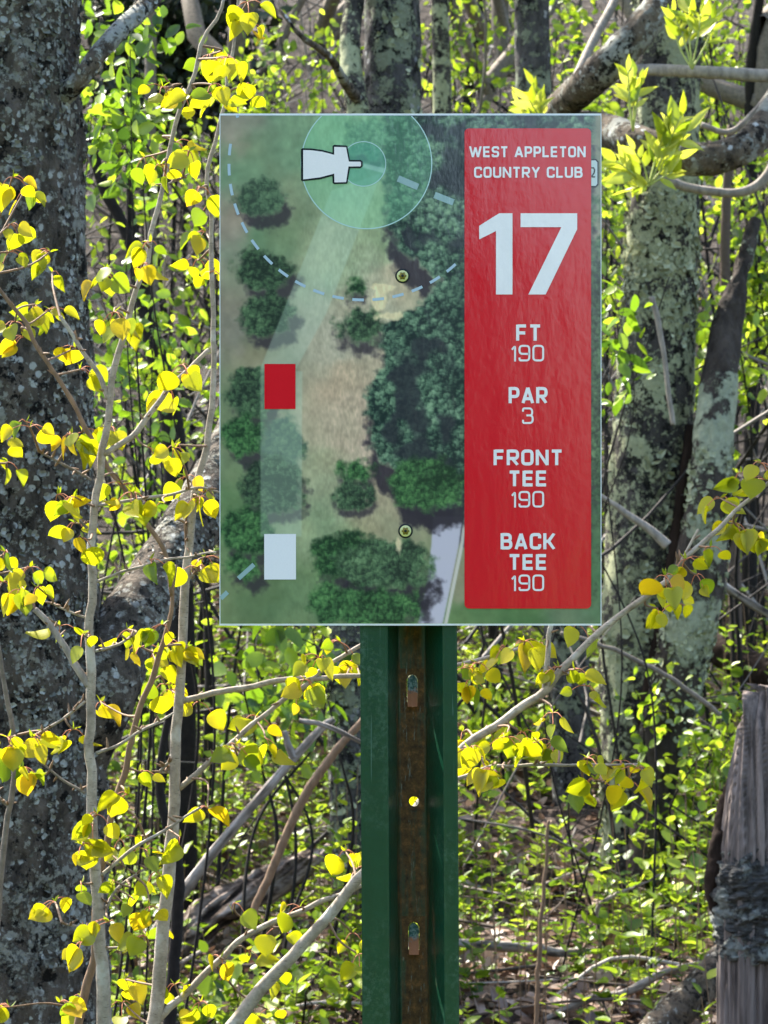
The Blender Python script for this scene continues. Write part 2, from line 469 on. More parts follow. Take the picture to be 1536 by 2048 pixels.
def worley(U, V, cell, seed, lx=-.22, ly=-.28):
    """distance to jittered points and a lit-from-the-top-left dome value, for the printed tree crowns"""
    a, b = U / cell, V / cell
    ia, ib = np.floor(a).astype(np.int64), np.floor(b).astype(np.int64)
    best = np.full(U.shape, 9.0); val = np.zeros(U.shape)
    for dx in (-1, 0, 1):
        for dy in (-1, 0, 1):
            cx = ia + dx; cy = ib + dy
            px = cx + _hash(cx, cy, cx * 0, seed); py = cy + _hash(cx, cy, cx * 0, seed + 3)
            d = np.hypot(a - px, b - py)
            w = 1 - np.hypot(a - px - lx, b - py - ly) * 1.25
            w = w + (_hash(cx, cy, cx * 0, seed + 7) - .5) * .5
            val = np.where(d < best, w, val); best = np.minimum(best, d)
    return best, val
def paint_map():
    """colours of the printed aerial picture on a half-resolution grid (photo pixels u, v from its top-left corner)"""
    W, H = 760, 1016
    us = np.linspace(0, W, 381); vs = np.linspace(0, H, 509)
    U, V = np.meshgrid(us, vs, indexing='ij')
    q = np.stack([U, V, U * 0], -1)
    ctl = [(8, 20, 120, 117, 110), (60, 100, 92, 122, 98), (100, 250, 92, 120, 92), (20, 230, 128, 120, 112), (14, 420, 118, 112, 104), (200, 60, 105, 140, 112), (70, 470, 112, 112, 92),
           (250, 300, 130, 148, 122), (300, 370, 150, 146, 130), (100, 500, 128, 124, 108), (30, 600, 92, 112, 86), (230, 450, 150, 146, 134), (240, 620, 158, 146, 130),
           (260, 520, 158, 140, 122), (200, 720, 132, 140, 116), (300, 660, 166, 146, 134), (290, 600, 160, 142, 128), (320, 760, 146, 134, 114), (180, 830, 118, 136, 108), (340, 830, 130, 128, 106),
           (250, 900, 92, 128, 84), (100, 970, 86, 108, 76), (30, 800, 84, 112, 76), (150, 960, 94, 116, 84), (360, 320, 165, 150, 130), (330, 250, 120, 140, 110), (640, 12, 108, 118, 100), (745, 60, 104, 112, 98),
           (750, 250, 128, 128, 118), (752, 420, 62, 100, 76), (750, 700, 44, 92, 62), (752, 900, 60, 98, 70), (600, 1000, 66, 104, 66), (700, 1000, 80, 104, 84), (500, 1000, 78, 108, 70), (480, 930, 120, 120, 100), (360, 940, 90, 125, 82)]
    num = np.zeros(U.shape + (3,)); den = np.zeros(U.shape)
    wu = U + (fbm(q / 40, 3, 1) - .5) * 60; wv = V + (fbm(q / 40, 3, 2) - .5) * 60
    for (a, b, r, g, bl) in ctl:
        w = 1.0 / ((wu - a) ** 2 + (wv - b) ** 2 + 500) ** 1.7
        num += w[..., None] * np.array((r, g, bl), float); den += w
    C = num / den[..., None]
    g1 = fbm(q / np.array([14, 14, 1]), 4, 3); g2 = fbm(q / np.array([26, 60, 1]), 3, 4)
    C *= (0.86 + .20 * g1 + .14 * g2)[..., None]
    C += ((fbm(q / 70, 2, 14) - .5) * 26)[..., None] * np.array((1.0, .35, .2))
    # trees: signed distance fields
    def disc(cx, cy, r, ry=None):
        ry = ry or r
        return (np.sqrt(((U - cx) / r) ** 2 + ((V - cy) / ry) ** 2) - 1) * min(r, ry)
    rag = (fbm(q / 17, 4, 6) - .5) * 34 + (fbm(q / 5, 2, 7) - .5) * 8
    bnd = np.interp(V, [0, 90, 170, 215, 260, 300, 330, 380, 420, 500, 540, 580, 620, 680, 720, 780, 830], [325, 330, 330, 335, 352, 400, 440, 400, 318, 330, 300, 290, 300, 308, 360, 430, 500])
    forest = bnd - U
    forest = np.maximum(forest, U - 745)
    forest = np.maximum(forest, V - 800)
    def apply(sd, hi, mid, lo, seed, scale=13.0, shadow=(16, 24), sh_amt=.8, amp=1.15):
        nonlocal C
        m = np.clip(-(sd + rag) / 13 + .5, 0, 1)
        # shadow of the pictured crown to its lower right, as printed
        if shadow:
            su, sv = int(shadow[0] / 2), int(shadow[1] / 2)
            sm = np.roll(np.roll(m, su, 0), sv, 1); sm[:su, :] = 0; sm[:, :sv] = 0
            sm = np.clip(sm - m, 0, 1) * sh_amt
            C = C * (1 - sm[..., None]) + np.array((44, 40, 54.0)) * sm[..., None]
        ju = U + (fbm(q / 9, 3, seed + 1) - .5) * 14; jv = V + (fbm(q / 9, 3, seed + 2) - .5) * 14
        b1, v1 = worley(ju, jv, scale * 1.15, seed); b2, v2 = worley(ju, jv, scale * .5, seed + 9)
        e = .33 + amp * (.34 * (v1 - .35) + .34 * (v2 - .35)) + (fbm(q / 60, 2, seed + 5) - .5) * .8 + (fbm(q / 5, 3, seed + 6) - .5) * .5
        e = np.clip(e, 0, 1)[..., None]
        col = np.where(e < .5, np.array(lo) * (1 - 2 * e) + np.array(mid) * 2 * e, np.array(mid) * (2 - 2 * e) + np.array(hi) * (2 * e - 1))
        C = C * (1 - m[..., None]) + col * m[..., None]
    teal = ((112, 148, 122), (66, 98, 82), (26, 42, 46))
    grn = ((98, 132, 96), (62, 92, 68), (32, 46, 42))
    brt = ((96, 146, 88), (58, 104, 62), (28, 52, 38))
    apply(disc(80, 165, 50, 36), (96, 128, 98), (72, 102, 80), (44, 62, 56), 21, shadow=(14, 26))
    apply(disc(84, 312, 56, 44), *grn, 22)
    apply(disc(92, 398, 52, 46), *grn, 23)
    apply(disc(300, 46, 52, 40), (110, 150, 122), (78, 112, 94), (48, 76, 68), 24, shadow=(4, 18))
    apply(disc(60, 556, 46, 52), *grn, 25)
    apply(disc(48, 640, 44, 40), *brt, 26)
    apply(disc(128, 660, 44, 50), (104, 132, 104), (78, 106, 86), (54, 74, 72), 28, shadow=None)
    apply(disc(104, 740, 62, 60), *grn, 27, shadow=(8, 20))
    apply(disc(54, 832, 52, 46), *brt, 29, shadow=(10, 26))
    apply(disc(40, 900, 34, 24), *brt, 30)
    apply(disc(272, 345, 17, 16), *brt, 31, shadow=(2, 16))
    apply(disc(284, 420, 52, 34), *grn, 32, shadow=(4, 24))
    apply(forest, (116, 152, 126), (70, 102, 86), (26, 42, 44), 33, 15.0, shadow=(0, 60), sh_amt=.9, amp=1.45)
    # dark gaps inside the wood
    gap = np.clip((fbm(q / 62, 3, 51) - .60) * 9, 0, .8) * (forest < -18)
    C = C * (1 - gap[..., None]) + np.array((36, 40, 52.0)) * gap[..., None]
    apply(disc(268, 712, 38, 22), *brt, 34, shadow=(6, 16))
    apply(disc(266, 760, 40, 30), *grn, 35, shadow=(2, 14))
    # road at the bottom
    edgeL = np.interp(V, [800, 860, 930, 1016], [424, 420, 412, 394]); edgeR = np.interp(V, [800, 860, 1016], [486, 478, 446])
    m = np.clip((U - edgeL) / 3, 0, 1) * np.clip((edgeR - U) / 3, 0, 1) * np.clip((V - 800) / 4, 0, 1)
    C = C * (1 - m[..., None]) + np.array((160, 160, 190.0)) * m[..., None]
    m = np.clip((U - edgeR) / 2, 0, 1) * np.clip((edgeR + 9 - U) / 2, 0, 1) * np.clip((V - 760) / 4, 0, 1)
    C = C * (1 - m[..., None]) + np.array((172, 172, 176.0)) * m[..., None]
    apply(disc(412, 735, 74, 56), *brt, 36, shadow=(12, 40), sh_amt=.95)
    apply(disc(250, 880, 70, 46), *brt, 37, shadow=(10, 22))
    apply(disc(330, 900, 92, 50), *grn, 38, shadow=(14, 46), sh_amt=.95)
    apply(disc(300, 985, 92, 40), *brt, 39, shadow=(20, 10))
    apply(disc(215, 980, 40, 40), *brt, 40, shadow=None)
    apply(disc(756, 520, 20, 330), *grn, 41, shadow=None)
    # pale tan patches near the screws
    for (cx, cy, rx, ry) in ((330, 345, 26, 9), (318, 368, 15, 24), (338, 402, 26, 9), (356, 862, 6, 14)):
        m = np.clip(-(disc(cx, cy, rx, ry) + rag * .35) / 3 + .5, 0, 1) * .9
        C = C * (1 - m[..., None]) + np.array((198, 186, 152.0)) * m[..., None]
    C *= (1 + (fbm(q / np.array([3, 8, 1]), 2, 63) - .5) * .34 * np.clip(1 - np.abs(U - 265) / 170, 0, 1))[..., None]     # coarse upright grain, strongest around the middle strip
    # overprinted translucent shapes
    def inside(poly):
        r = np.full(U.shape, 1e9)
        n = len(poly)
        for i in range(n):
            x0, y0 = poly[i]; x1, y1 = poly[(i + 1) % n]
            L = math.hypot(x1 - x0, y1 - y0)
            r = np.minimum(r, ((x1 - x0) * (V - y0) - (y1 - y0) * (U - x0)) / L)
        return np.clip(r / 1.6 + .5, 0, 1)
    def tint(m, col, a):
        nonlocal C
        m = (m * a)[..., None]
        C = C * (1 - m) + np.array(col, float) * m
    k1 = inside([(80, 505), (164, 512), (162, 842), (80, 842)])
    k2 = inside([(222, 150), (330, 112), (284, 262), (212, 395), (166, 512), (80, 505)])
    tint(np.maximum(k1, k2), (156, 188, 178), .36)
    big = np.clip((131 - np.hypot(U - 292, V - 97)) / 1.6 + .5, 0, 1); small = np.clip((44 - np.hypot(U - 287, V - 98)) / 1.6 + .5, 0, 1)
    tint(big, (104, 196, 156), .36); tint(small, (50, 136, 130), .42)
    tint(inside([(286, 96), (330, 106), (328, 116), (284, 104)]), (150, 195, 195), .5)
    g = C.mean(-1, keepdims=True); C = (C * .82 + g * .18) * np.array((1.09, 1.0, .93))
    K = np.pad(C, ((1, 1), (1, 1), (0, 0)), mode='edge'); C = .5 * C + .125 * (K[:-2, 1:-1] + K[2:, 1:-1] + K[1:-1, :-2] + K[1:-1, 2:])   # soft printed picture
    return U, V, np.clip(C, 8, 235)

LET = {  # stroke skeletons on a 0..1 box: lists of polylines; 'o' marks a closed ring
 'A': (.98, [[(0, -.1), (.5, 1.06)], [(.5, 1.06), (1, -.1)], [(.2, .24), (.8, .24)]]),
 'B': (.88, [[(0, -.1), (0, 1.1)], [(0, 1), (.93, 1), (.93, .52), (0, .52)], [(0, .52), (1, .52), (1, 0), (0, 0)]]),
 'C': (.86, [[(1, .72), (1, 1), (0, 1), (0, 0), (1, 0), (1, .28)]]),
 'E': (.80, [[(0, -.1), (0, 1.1)], [(0, 1), (1.06, 1)], [(0, 0), (1.06, 0)], [(0, .5), (.98, .5)]]),
 'F': (.78, [[(0, -.1), (0, 1.1)], [(0, 1), (1.06, 1)], [(0, .48), (.96, .48)]]),
 'K': (.92, [[(0, -.1), (0, 1.1)], [(0, .5), (.4, .5), (1, 1.1)], [(.4, .5), (1, -.1)]]),
 'L': (.78, [[(0, -.1), (0, 1.1)], [(0, 0), (1.08, 0)]]),
 'N': (.92, [[(0, -.1), (0, 1.1)], [(1, -.1), (1, 1.1)], [(-.02, 1.12), (1.02, -.12)]]),
 'O': (.88, [[(0, 0), (0, 1), (1, 1), (1, 0), 'o']]),
 'P': (.84, [[(0, -.1), (0, 1.1)], [(0, 1), (1, 1), (1, .4), (0, .4)]]),
 'R': (.88, [[(0, -.1), (0, 1.1)], [(0, 1), (1, 1), (1, .42), (0, .42)], [(.45, .42), (1, -.1)]]),
 'S': (.84, [[(1, .76), (1, 1), (0, 1), (0, .5), (1, .5), (1, 0), (0, 0), (0, .24)]]),
 'T': (.84, [[(-.06, 1), (1.06, 1)], [(.5, 1), (.5, -.1)]]),
 'U': (.88, [[(0, 1.1), (0, 0), (1, 0), (1, 1.1)]]),
 'W': (1.42, [[(0, 1.12), (.26, -.12)], [(.26, -.1), (.5, .98)], [(.5, .98), (.74, -.1)], [(.74, -.12), (1, 1.12)]]),
 'Y': (.92, [[(0, 1.1), (.5, .45), (1, 1.1)], [(.5, .45), (.5, -.1)]]),
 '0': (.80, [[(0, 0), (0, 1), (1, 1), (1, 0), 'o']]),
 '1': (.36, [[(0, .74), (.9, 1.0), (.9, -.1)]]),
 '2': (.75, [[(0, .75), (0, 1), (1, 1), (1, .55), (0, 0), (1.05, 0)]]),
 '3': (.78, [[(0, .78), (0, 1), (.95, 1), (.95, .52), (.35, .52)], [(.35, .52), (1, .52), (1, 0), (0, 0), (0, .22)]]),
 '9': (.80, [[(1, .45), (0, .45), (0, 1), (1, 1), (1, 0), (0, 0), (0, .2)]]),
}
def fillet(pl, r, closed):
    pl = [np.array(p, float) for p in pl]; n = len(pl); out = []
    for i in range(n):
        if not closed and i in (0, n - 1): out.append(pl[i]); continue
        p0, p1, p2 = pl[i - 1], pl[i], pl[(i + 1) % n]
        a, b = p0 - p1, p2 - p1; la, lb = np.linalg.norm(a), np.linalg.norm(b)
        rr = min(r, la * .48, lb * .48)
        if np.dot(a, b) / (la * lb + 1e-9) < -.92 or rr < 1e-3: out.append(p1); continue
        A, B = p1 + a / la * rr, p1 + b / lb * rr
        for t in np.linspace(0, 1, 6): out.append(A * (1 - t) ** 2 + p1 * 2 * t * (1 - t) + B * t * t)
    return out
def stroke(mb, pl, th, closed, off, ylim=None):
    pl = np.array(pl); n = len(pl)
    L = []; Rr = []
    for i in range(n):
        a = pl[i] - pl[i - 1] if (i > 0 or closed) else None
        b = pl[(i + 1) % n] - pl[i] if (i < n - 1 or closed) else None
        if a is None: a = b
        if b is None: b = a
        a = a / (np.linalg.norm(a) + 1e-9); b = b / (np.linalg.norm(b) + 1e-9)
        t = a + b; t /= np.linalg.norm(t) + 1e-9
        nn = np.array((-t[1], t[0])); k = th / 2 / max(.45, abs(np.dot(nn, np.array((-a[1], a[0])))))
        L.append(pl[i] + nn * k); Rr.append(pl[i] - nn * k)
    if ylim: L = [(p[0], min(max(p[1], ylim[0]), ylim[1])) for p in L]; Rr = [(p[0], min(max(p[1], ylim[0]), ylim[1])) for p in Rr]
    v = [S(p[0], p[1], off) for p in L] + [S(p[0], p[1], off) for p in Rr]
    q = [(i, (i + 1) % n, n + (i + 1) % n, n + i) for i in range(n if closed else n - 1)]
    mb.add(v, q)
def text(mb, s, x0, x1, ytop, ybot, th, off):
    """lettering between photo pixels x0..x1, ytop..ybot with stroke th (pixels)"""
    h = ybot - ytop
    ws = [LET[c][0] * h if c != ' ' else .42 * h for c in s]
    gap = .15 * h
    tot = sum(ws) + gap * (len(s) - 1); f = (x1 - x0) / tot
    x = x0; lay = 0
    for c, w in zip(s, ws):
        w *= f
        if c != ' ':
            for pl in LET[c][1]:
                closed = pl[-1] == 'o'; pts = [p for p in pl if p != 'o']
                ax, bx = x + th / 2, x + w - th / 2
                ay, by = ybot - th / 2, ytop + th / 2
                lo, hi = ybot, ytop
                pp = []
                for (px_, py_) in pts:
                    yy = ay + (by - ay) * py_
                    pp.append((ax + (bx - ax) * px_, yy))
                diag = c in 'AKNWYMV'
                stroke(mb, fillet(pp, 0 if diag else max(h * .2, th * .62), closed), th, closed, off + lay * 3e-5, (ytop, ybot))
                lay = (lay + 1) % 5
        x += w + gap * f

def build_sign():
    t = thing('tee_sign', 'white edged tee sign with aerial picture and red panel on rusty green post', 'sign', (0.02, 0.005, 0.0))
    WHITE = (.80, .77, .80)
    mw = mat_plain('white_board', WHITE, .06, 200, .4, .05, .4)
    mb = MB(); x0, _, z1 = S(439, 227); x1, _, z0 = S(1203, 1251)
    mb.box((x0, 0.0, z0), (x1, 0.0035, z1))
    board = mb.build('sign_board', mw, t, smooth=False)
    # aerial picture
    U, V, C = paint_map()
    lin = np.where(C / 255 <= .04045, C / 255 / 12.92, ((C / 255 + .055) / 1.055) ** 2.4) * MAP_GAIN
    pts = np.stack([(441 + U - 768) * MM, np.full(U.shape, -.0004), CAM_H - (231 + V - 1024) * MM], -1)
    nu, nv = U.shape
    i = np.arange(nu - 1)[:, None] * nv; j = np.arange(nv - 1)[None, :]
    q = np.stack([i + j, i + j + 1, i + nv + j + 1, i + nv + j], -1).reshape(-1, 4)
    mb = MB(); mb.add(pts.reshape(-1, 3), q, c=np.clip(lin, 0, .9).reshape(-1, 3))
    mb.build('aerial_picture', mat_print('aerial_print'), board, smooth=False, color=True)
    # red panel with rounded corners
    def rrect(xa, ya, xb, yb, r, off):
        out = []
        for (cx, cy, a0) in ((xb - r, ya + r, -90), (xb - r, yb - r, 0), (xa + r, yb - r, 90), (xa + r, ya + r, 180)):
            for a in np.linspace(a0, a0 + 90, 7): out.append(S(cx + r * math.cos(math.radians(a)), cy + r * math.sin(math.radians(a)), off))
        return out[::-1]
    red = (.70, .010, .021)
    mred = mat_print('red_ink', red); mwh = mat_print('white_ink', (.88, .78, .80)); mbl = mat_print('black_ink', (.012, .016, .022))
    panel = MB().poly(rrect(929, 257, 1182, 1217, 9, .0010)).build('red_panel', mred, board, smooth=False)
    for args in (('WEST APPLETON', 938, 1171, 293, 315, 4.1), ('COUNTRY CLUB', 948, 1165, 334, 356, 4.1), ('FT', 1032, 1082, 649, 682, 6.3), ('190', 1022, 1088, 690, 723, 3.8),
                 ('PAR', 1017, 1095, 774, 807, 6.3), ('3', 1044, 1067, 815, 848, 3.8), ('FRONT', 987, 1125, 899, 931, 6.3), ('TEE', 1017, 1094, 941, 973, 6.3),
                 ('190', 1022, 1088, 982, 1015, 3.8), ('BACK', 1001, 1111, 1066, 1099, 6.3), ('TEE', 1017, 1094, 1108, 1140, 6.3), ('190', 1022, 1088, 1149, 1182, 3.8)):
        tx = MB(); text(tx, *args, .0014); tx.build('lettering', mwh, panel, smooth=False)["label"] = 'white lettering reading ' + args[0]
    zx = lambda p: S(900 + p[0] / 3.864, 210 + p[1] / 3.864, .0014)
    tx = MB()
    tx.poly([zx(p) for p in ((225, 935), (225, 1040), (355, 975), (355, 1465), (482, 1465), (482, 838), (380, 838))])
    tx.poly([zx(p) for p in ((545, 838), (545, 945), (860, 945), (605, 1465), (738, 1465), (982, 960), (982, 838))])
    tx.build('hole_number', mwh, panel, smooth=False)["label"] = 'large white 17'
    # half hidden number tag at the right edge
    bk = MB().poly([S(1182.5, 318, .0007), S(1192, 318, .0007), S(1197, 323, .0007), S(1197, 370, .0007), S(1192, 375, .0007), S(1182.5, 375, .0007)][::-1]).build('number_tag', mbl, board, smooth=False)
    bw = MB().poly([S(1182.5, 321, .0009), S(1191, 321, .0009), S(1194.5, 325, .0009), S(1194.5, 368, .0009), S(1191, 372, .0009), S(1182.5, 372, .0009)][::-1])
    bw.build('tag_face', mat_print('grey_ink', (.56, .60, .60)), bk, smooth=False)
    nt = MB(); stroke(nt, [(1182.5, 336), (1187, 336), (1189, 340), (1188, 346), (1183, 353.5)], 2.6, False, .0011); stroke(nt, [(1183, 354), (1190, 354)], 2.6, False, .0012)
    nt.build('tag_number', mbl, bk, smooth=False)
    # basket symbol: black outline then white face
    zb = lambda p, o: S(420 + p[0] / 2.954, 210 + p[1] / 2.954, o)
    outer = [(545, 256), (600, 257), (665, 266), (724, 282), (724, 242), (733, 236), (806, 240), (812, 246), (826, 325), (890, 325), (902, 335), (902, 362), (890, 374), (827, 374), (812, 462), (806, 466), (733, 468), (724, 460), (724, 420), (650, 440), (545, 451), (538, 445), (538, 262)]
    inner = [(551, 267), (600, 268), (665, 277), (734, 295), (734, 248), (804, 250), (820, 335), (888, 336), (892, 340), (892, 358), (888, 363), (818, 364), (804, 456), (736, 458), (734, 406), (650, 428), (551, 440)]
    bo = MB().poly([zb(p, .0007) for p in outer][::-1]).build('basket_symbol', mbl, board, smooth=False)
    MB().poly([zb(p, .0009) for p in inner][::-1]).build('symbol_face', mwh, bo, smooth=False)
    # tee markers
    def rect(xa, ya, xb, yb, off): return [S(xa, ya, off), S(xa, yb, off), S(xb, yb, off), S(xb, ya, off)]
    MB().poly(rect(529, 728, 591, 818, .0008)).build('tee_marker', mred, board, smooth=False)["label"] = 'red tee marker rectangle on the fairway strip'
    MB().poly(rect(528.5, 1068, 592, 1159, .0008)).build('tee_marker', mat_print('pale_ink', (.83, .76, .80)), board, smooth=False)["label"] = 'white tee marker rectangle at the bottom of the fairway strip'
    # circles and dashes
    mdash = mat_print('dash_ink', (.44, .53, .64)); mline = mat_print('line_ink', (.50, .66, .66))
    def ring(cx, cy, r, th, off, m, name):
        mb = MB(); ang = [a for a in np.linspace(0, 2 * math.pi, 241)]
        seg = []
        for a in ang:
            p = (cx + r * math.cos(a), cy + r * math.sin(a))
            if p[1] > 231.5: seg.append(p)
            else:
                if len(seg) > 1: stroke(mb, seg, th, False, off)
                seg = []
        if len(seg) > 1: stroke(mb, seg, th, False, off)
        return mb.build(name, m, board, smooth=False)
    ring(733, 327, 130.5, 2.0, .0006, mline, 'circle_outline')
    ring(727, 328, 44.5, 1.6, .0006, mline, 'circle_outline')
    mb = MB(); k = 0; r = 270
    for a in np.arange(-4, 190, 8.55):
        seg = [(728 + r * math.cos(math.radians(b)), 330 + r * math.sin(math.radians(b))) for b in np.linspace(a, a + 4.9, 5)]
        if any(p[0] > 927 or p[1] < 233 or p[0] < 443 for p in seg): continue
        stroke(mb, seg, 5.6, False, .0006)
    stroke(mb, [(472, 234), (478, 232)], 5, False, .0006)
    mb.build('dashed_circle', mdash, board, smooth=False)
    mpd = mat_print('pale_dash_ink', (.30, .41, .42))
    for (a, b, w) in (((796, 357), (836, 374), 13), ((869, 390), (907, 405), 13), ((477, 1157), (508, 1129), 9), ((441.5, 1197), (455, 1184), 9)):
        mb = MB(); stroke(mb, [a, b], w, False, .0006); mb.build('printed_dash', mpd, board, smooth=False)
    # torx screws with pale washers, their shadow put in as a black ring
    mwash = mat_plain('pale_washer', (.62, .60, .26), .1, 300, .45, .1, .5); mshadow = mat_plain('shadow_black', (.015, .017, .02), .3, 300, .6, .1)
    mgold = NT('brass_screw').princ((.20, .15, .03), .35, .5, None, .8)
    def dome(cx, cy, r, h, off, seg=28, lobes=0):
        mb = MB(); rings = []
        for rr, hh in ((1, 0), (.96, .7), (.8, 1.0), (0.001, 1.05)):
            for a in np.linspace(0, 2 * math.pi, seg, endpoint=False):
                q_ = r * rr * (1 + (.16 * math.cos(6 * a) if lobes else 0))
                rings.append(S(cx + q_ * math.cos(a), cy + q_ * math.sin(a), off + h * hh))
        qd = [(l * seg + i, l * seg + (i + 1) % seg, (l + 1) * seg + (i + 1) % seg, (l + 1) * seg + i) for l in range(3) for i in range(seg)]
        return mb.add(rings, qd)
    for (cx, cy) in ((805, 552), (811, 1062)):
        w = dome(cx, cy, 15, .0006, .0002).build('screw_and_shadow', mshadow, t)
        dome(cx, cy, 11.5, .0010, .0006).build('washer', mwash, w)
        dome(cx, cy, 7.2, .0016, .0012, 36, 1).build('screw_head', mgold, w)
        dome(cx, cy, 3.0, .0002, .0027, 14).build('drive_hole', mshadow, w)  # drive recess drawn as a dark cap, its shade put in the colour
    # ------------------------------------------------------- the U-channel post
    k = NT('rusty_green_paint'); w = k.coord(); wv = k.coord((1, 1, .12))
    green = k.mix(k.ramp(k.noise(w, 60, 4), [(.4, 0.0), (.75, 1.0)]), (.002, .036, .017), (.004, .048, .023))
    chalk = k.math('MULTIPLY', k.ramp(k.noise(w, 230, 5, .8), [(.48, 0.0), (.64, 1.0)]), k.ramp(k.noise(w, 12, 3), [(.47, 0.0), (.6, .8)]))
    green = k.mix(chalk, green, (.05, .10, .07))
    scr = k.math('MULTIPLY', k.ramp(k.noise(k.coord((1, 1, .03)), 420, 2), [(.68, 0.0), (.70, 1.0)]), k.ramp(k.noise(wv, 16, 2), [(.56, 0.0), (.62, .5)]))
    green = k.mix(scr, green, (.12, .20, .18))
    rn = k.math('ADD', k.attr("tint"), k.math('MULTIPLY', k.math('SUBTRACT', k.noise(wv, 90, 6, .75),   .5), 1.5))
    rust = k.ramp(k.noise(w, 150, 5, .7), [(.3, (.028, .014, .006)), (.55, (.115, .052, .014)), (.72, (.27, .11, .032))])
    c = k.mix(k.ramp(rn, [(.42, 0.0), (.72, 1.0)]), green, rust)
    speck = k.math('MULTIPLY', k.ramp(k.noise(wv, 500, 3, .7), [(.62, 0.0), (.68, 1.0)]), k.ramp(k.attr("tint"), [(.55, 0.0), (.8, .8)]))
    c = k.mix(speck, c, (.2, .22, .19))
    rg = k.ramp(rn, [(.42, .30), (.72, .85)])
    mpost = k.princ(c, rg, .5, k.bump(k.noise(w, 260, 4), .16, .002))
    zs_top = S(0, 470)[2]
    # cross-section in pixels from the middle, depth in metres, rust amount
    prof = [(-97, .0042, .05), (-92, .0038, .02), (-46, .0038, .02), (-42, .0042, .05), (-39, .008, .20), (-24, .034, .44), (-20, .0375, .55), (-17, .038, .62)]
    prof2 = [(30, .038, .62), (33, .0375, .55), (37, .034, .46), (64, .008, .16), (68, .0042, .04), (72, .0038, .02), (93, .0038, .02), (97, .0042, .05)]
    def cxp(z):   # middle of the post in photo pixels (it leans a little)
        ypx = 1024 - (z - CAM_H) / MM
        return 817 + (ypx - 1250) / 800 * 4.6
    def pt(p, z, back=0.0):
        return ((cxp(z) + p[0] - 768) * MM * (1 + p[1] / D_SIGN), p[1] + back, z)
    pb = MB(); zz = np.linspace(0.0, zs_top, 60)
    for pr in (prof, prof2):
        n = len(pr)
        v = [pt(p, z) for z in zz for p in pr]; a = [p[2] for z in zz for p in pr]
        q = [(i * n + j, i * n + j + 1, (i + 1) * n + j + 1, (i + 1) * n + j) for i in range(len(zz) - 1) for j in range(n - 1)]
        pb.add(v, q, a=a)
        v = [pt(p, z, .003) for z in zz for p in pr]
        pb.add(v, [f[::-1] for f in q], a=a)
        e = 0 if pr is prof else n - 1
        v = [pt(pr[e], z, b) for z in zz for b in (0, .003)]
        qq = [(2 * i, 2 * i + 1, 2 * i + 3, 2 * i + 2) for i in range(len(zz) - 1)]
        pb.add(v, qq, a=.1)
    # channel floor with punched slots and a round hole
    holes = []
    for yy in (1387, 1890, 2393, 2896, 3399): holes.append((yy, 11, 33, 7))
    for yy in (1612, 2115, 2618, 3121): holes.append((yy, 10, 10, 9))
    for yy in (884, 1109): holes.append((yy, 10, 10, 8))
    holes.sort()
    zpx = lambda y: CAM_H - (y - 1024) * MM
    fa, fb = prof[-1], prof2[0]
    prev = 470.0
    def strip(ya, yb):
        n = max(1, int((yb - ya) / 20)); ys = np.linspace(ya, yb, n + 1)
        xsx = np.linspace(fa[0], fb[0], 4)
        v = [pt((x, fa[1]), zpx(y)) for y in ys for x in xsx]
        q = [(i * 4 + j, (i + 1) * 4 + j, (i + 1) * 4 + j + 1, i * 4 + j + 1) for i in range(n) for j in range(3)]
        pb.add(v, q, a=[.62 + (.16 if abs(x - 6) < 12 else 0) + .14 * math.sin(y * .0125 + 1) for y in ys for x in xsx])
        pb.add([(a_, b_ + .003, c_) for a_, b_, c_ in v], [f[::-1] for f in q], a=.3)
    slots = []
    for (yc, rx, ry, cx) in holes:
        ya, yb = yc - ry - 12, yc + ry + 12
        strip(prev, ya)
        cor = [math.atan2(sy * (ry + 12), (fb[0] - cx) if sx > 0 else (fa[0] - cx)) for sx in (1, -1) for sy in (1, -1)]
        ang = sorted(list(np.linspace(-math.pi, math.pi, 28, endpoint=False)) + cor)
        inn, out = [], []
        for a in ang:
            dx, dy = math.cos(a), math.sin(a)
            lo, hi = 0, ry * 1.2
            for _ in range(30):
                m_ = (lo + hi) / 2; x_, y_ = dx * m_, dy * m_
                sd_ = math.hypot(x_, max(abs(y_) - (ry - rx), 0)) - rx
                if sd_ < 0: lo = m_
                else: hi = m_
            inn.append((cx + dx * lo, yc + dy * lo))
            tX = ((fb[0] - cx) / dx) if dx > 1e-9 else ((fa[0] - cx) / dx if dx < -1e-9 else 1e9)
            tY = (ry + 12) / abs(dy) if abs(dy) > 1e-9 else 1e9
            tt = min(tX, tY); out.append((cx + dx * tt, yc + dy * tt))
        n = len(ang)
        v = [pt((x, fa[1]), zpx(y)) for x, y in out] + [pt((x, fa[1]), zpx(y)) for x, y in inn] + [pt((x, fa[1] + .003), zpx(y)) for x, y in inn] + [pt((x, fa[1] + .003), zpx(y)) for x, y in out]
        q = [(i, (i + 1) % n, n + (i + 1) % n, n + i) for i in range(n)] + [(n + i, n + (i + 1) % n, 2 * n + (i + 1) % n, 2 * n + i) for i in range(n)] + [(2 * n + i, 2 * n + (i + 1) % n, 3 * n + (i + 1) % n, 3 * n + i) for i in range(n)]
        pb.add(v, q, a=[.8] * n + [.95] * n + [.6] * n + [.3] * n)
        if ry > rx: slots.append((yc, cx, rx, ry))
        prev = yb
    strip(prev, 1024 + CAM_H / MM)
    post = pb.build('post', mpost, t, smooth=False)
    k = NT('bent_tab_paint'); w = k.coord()
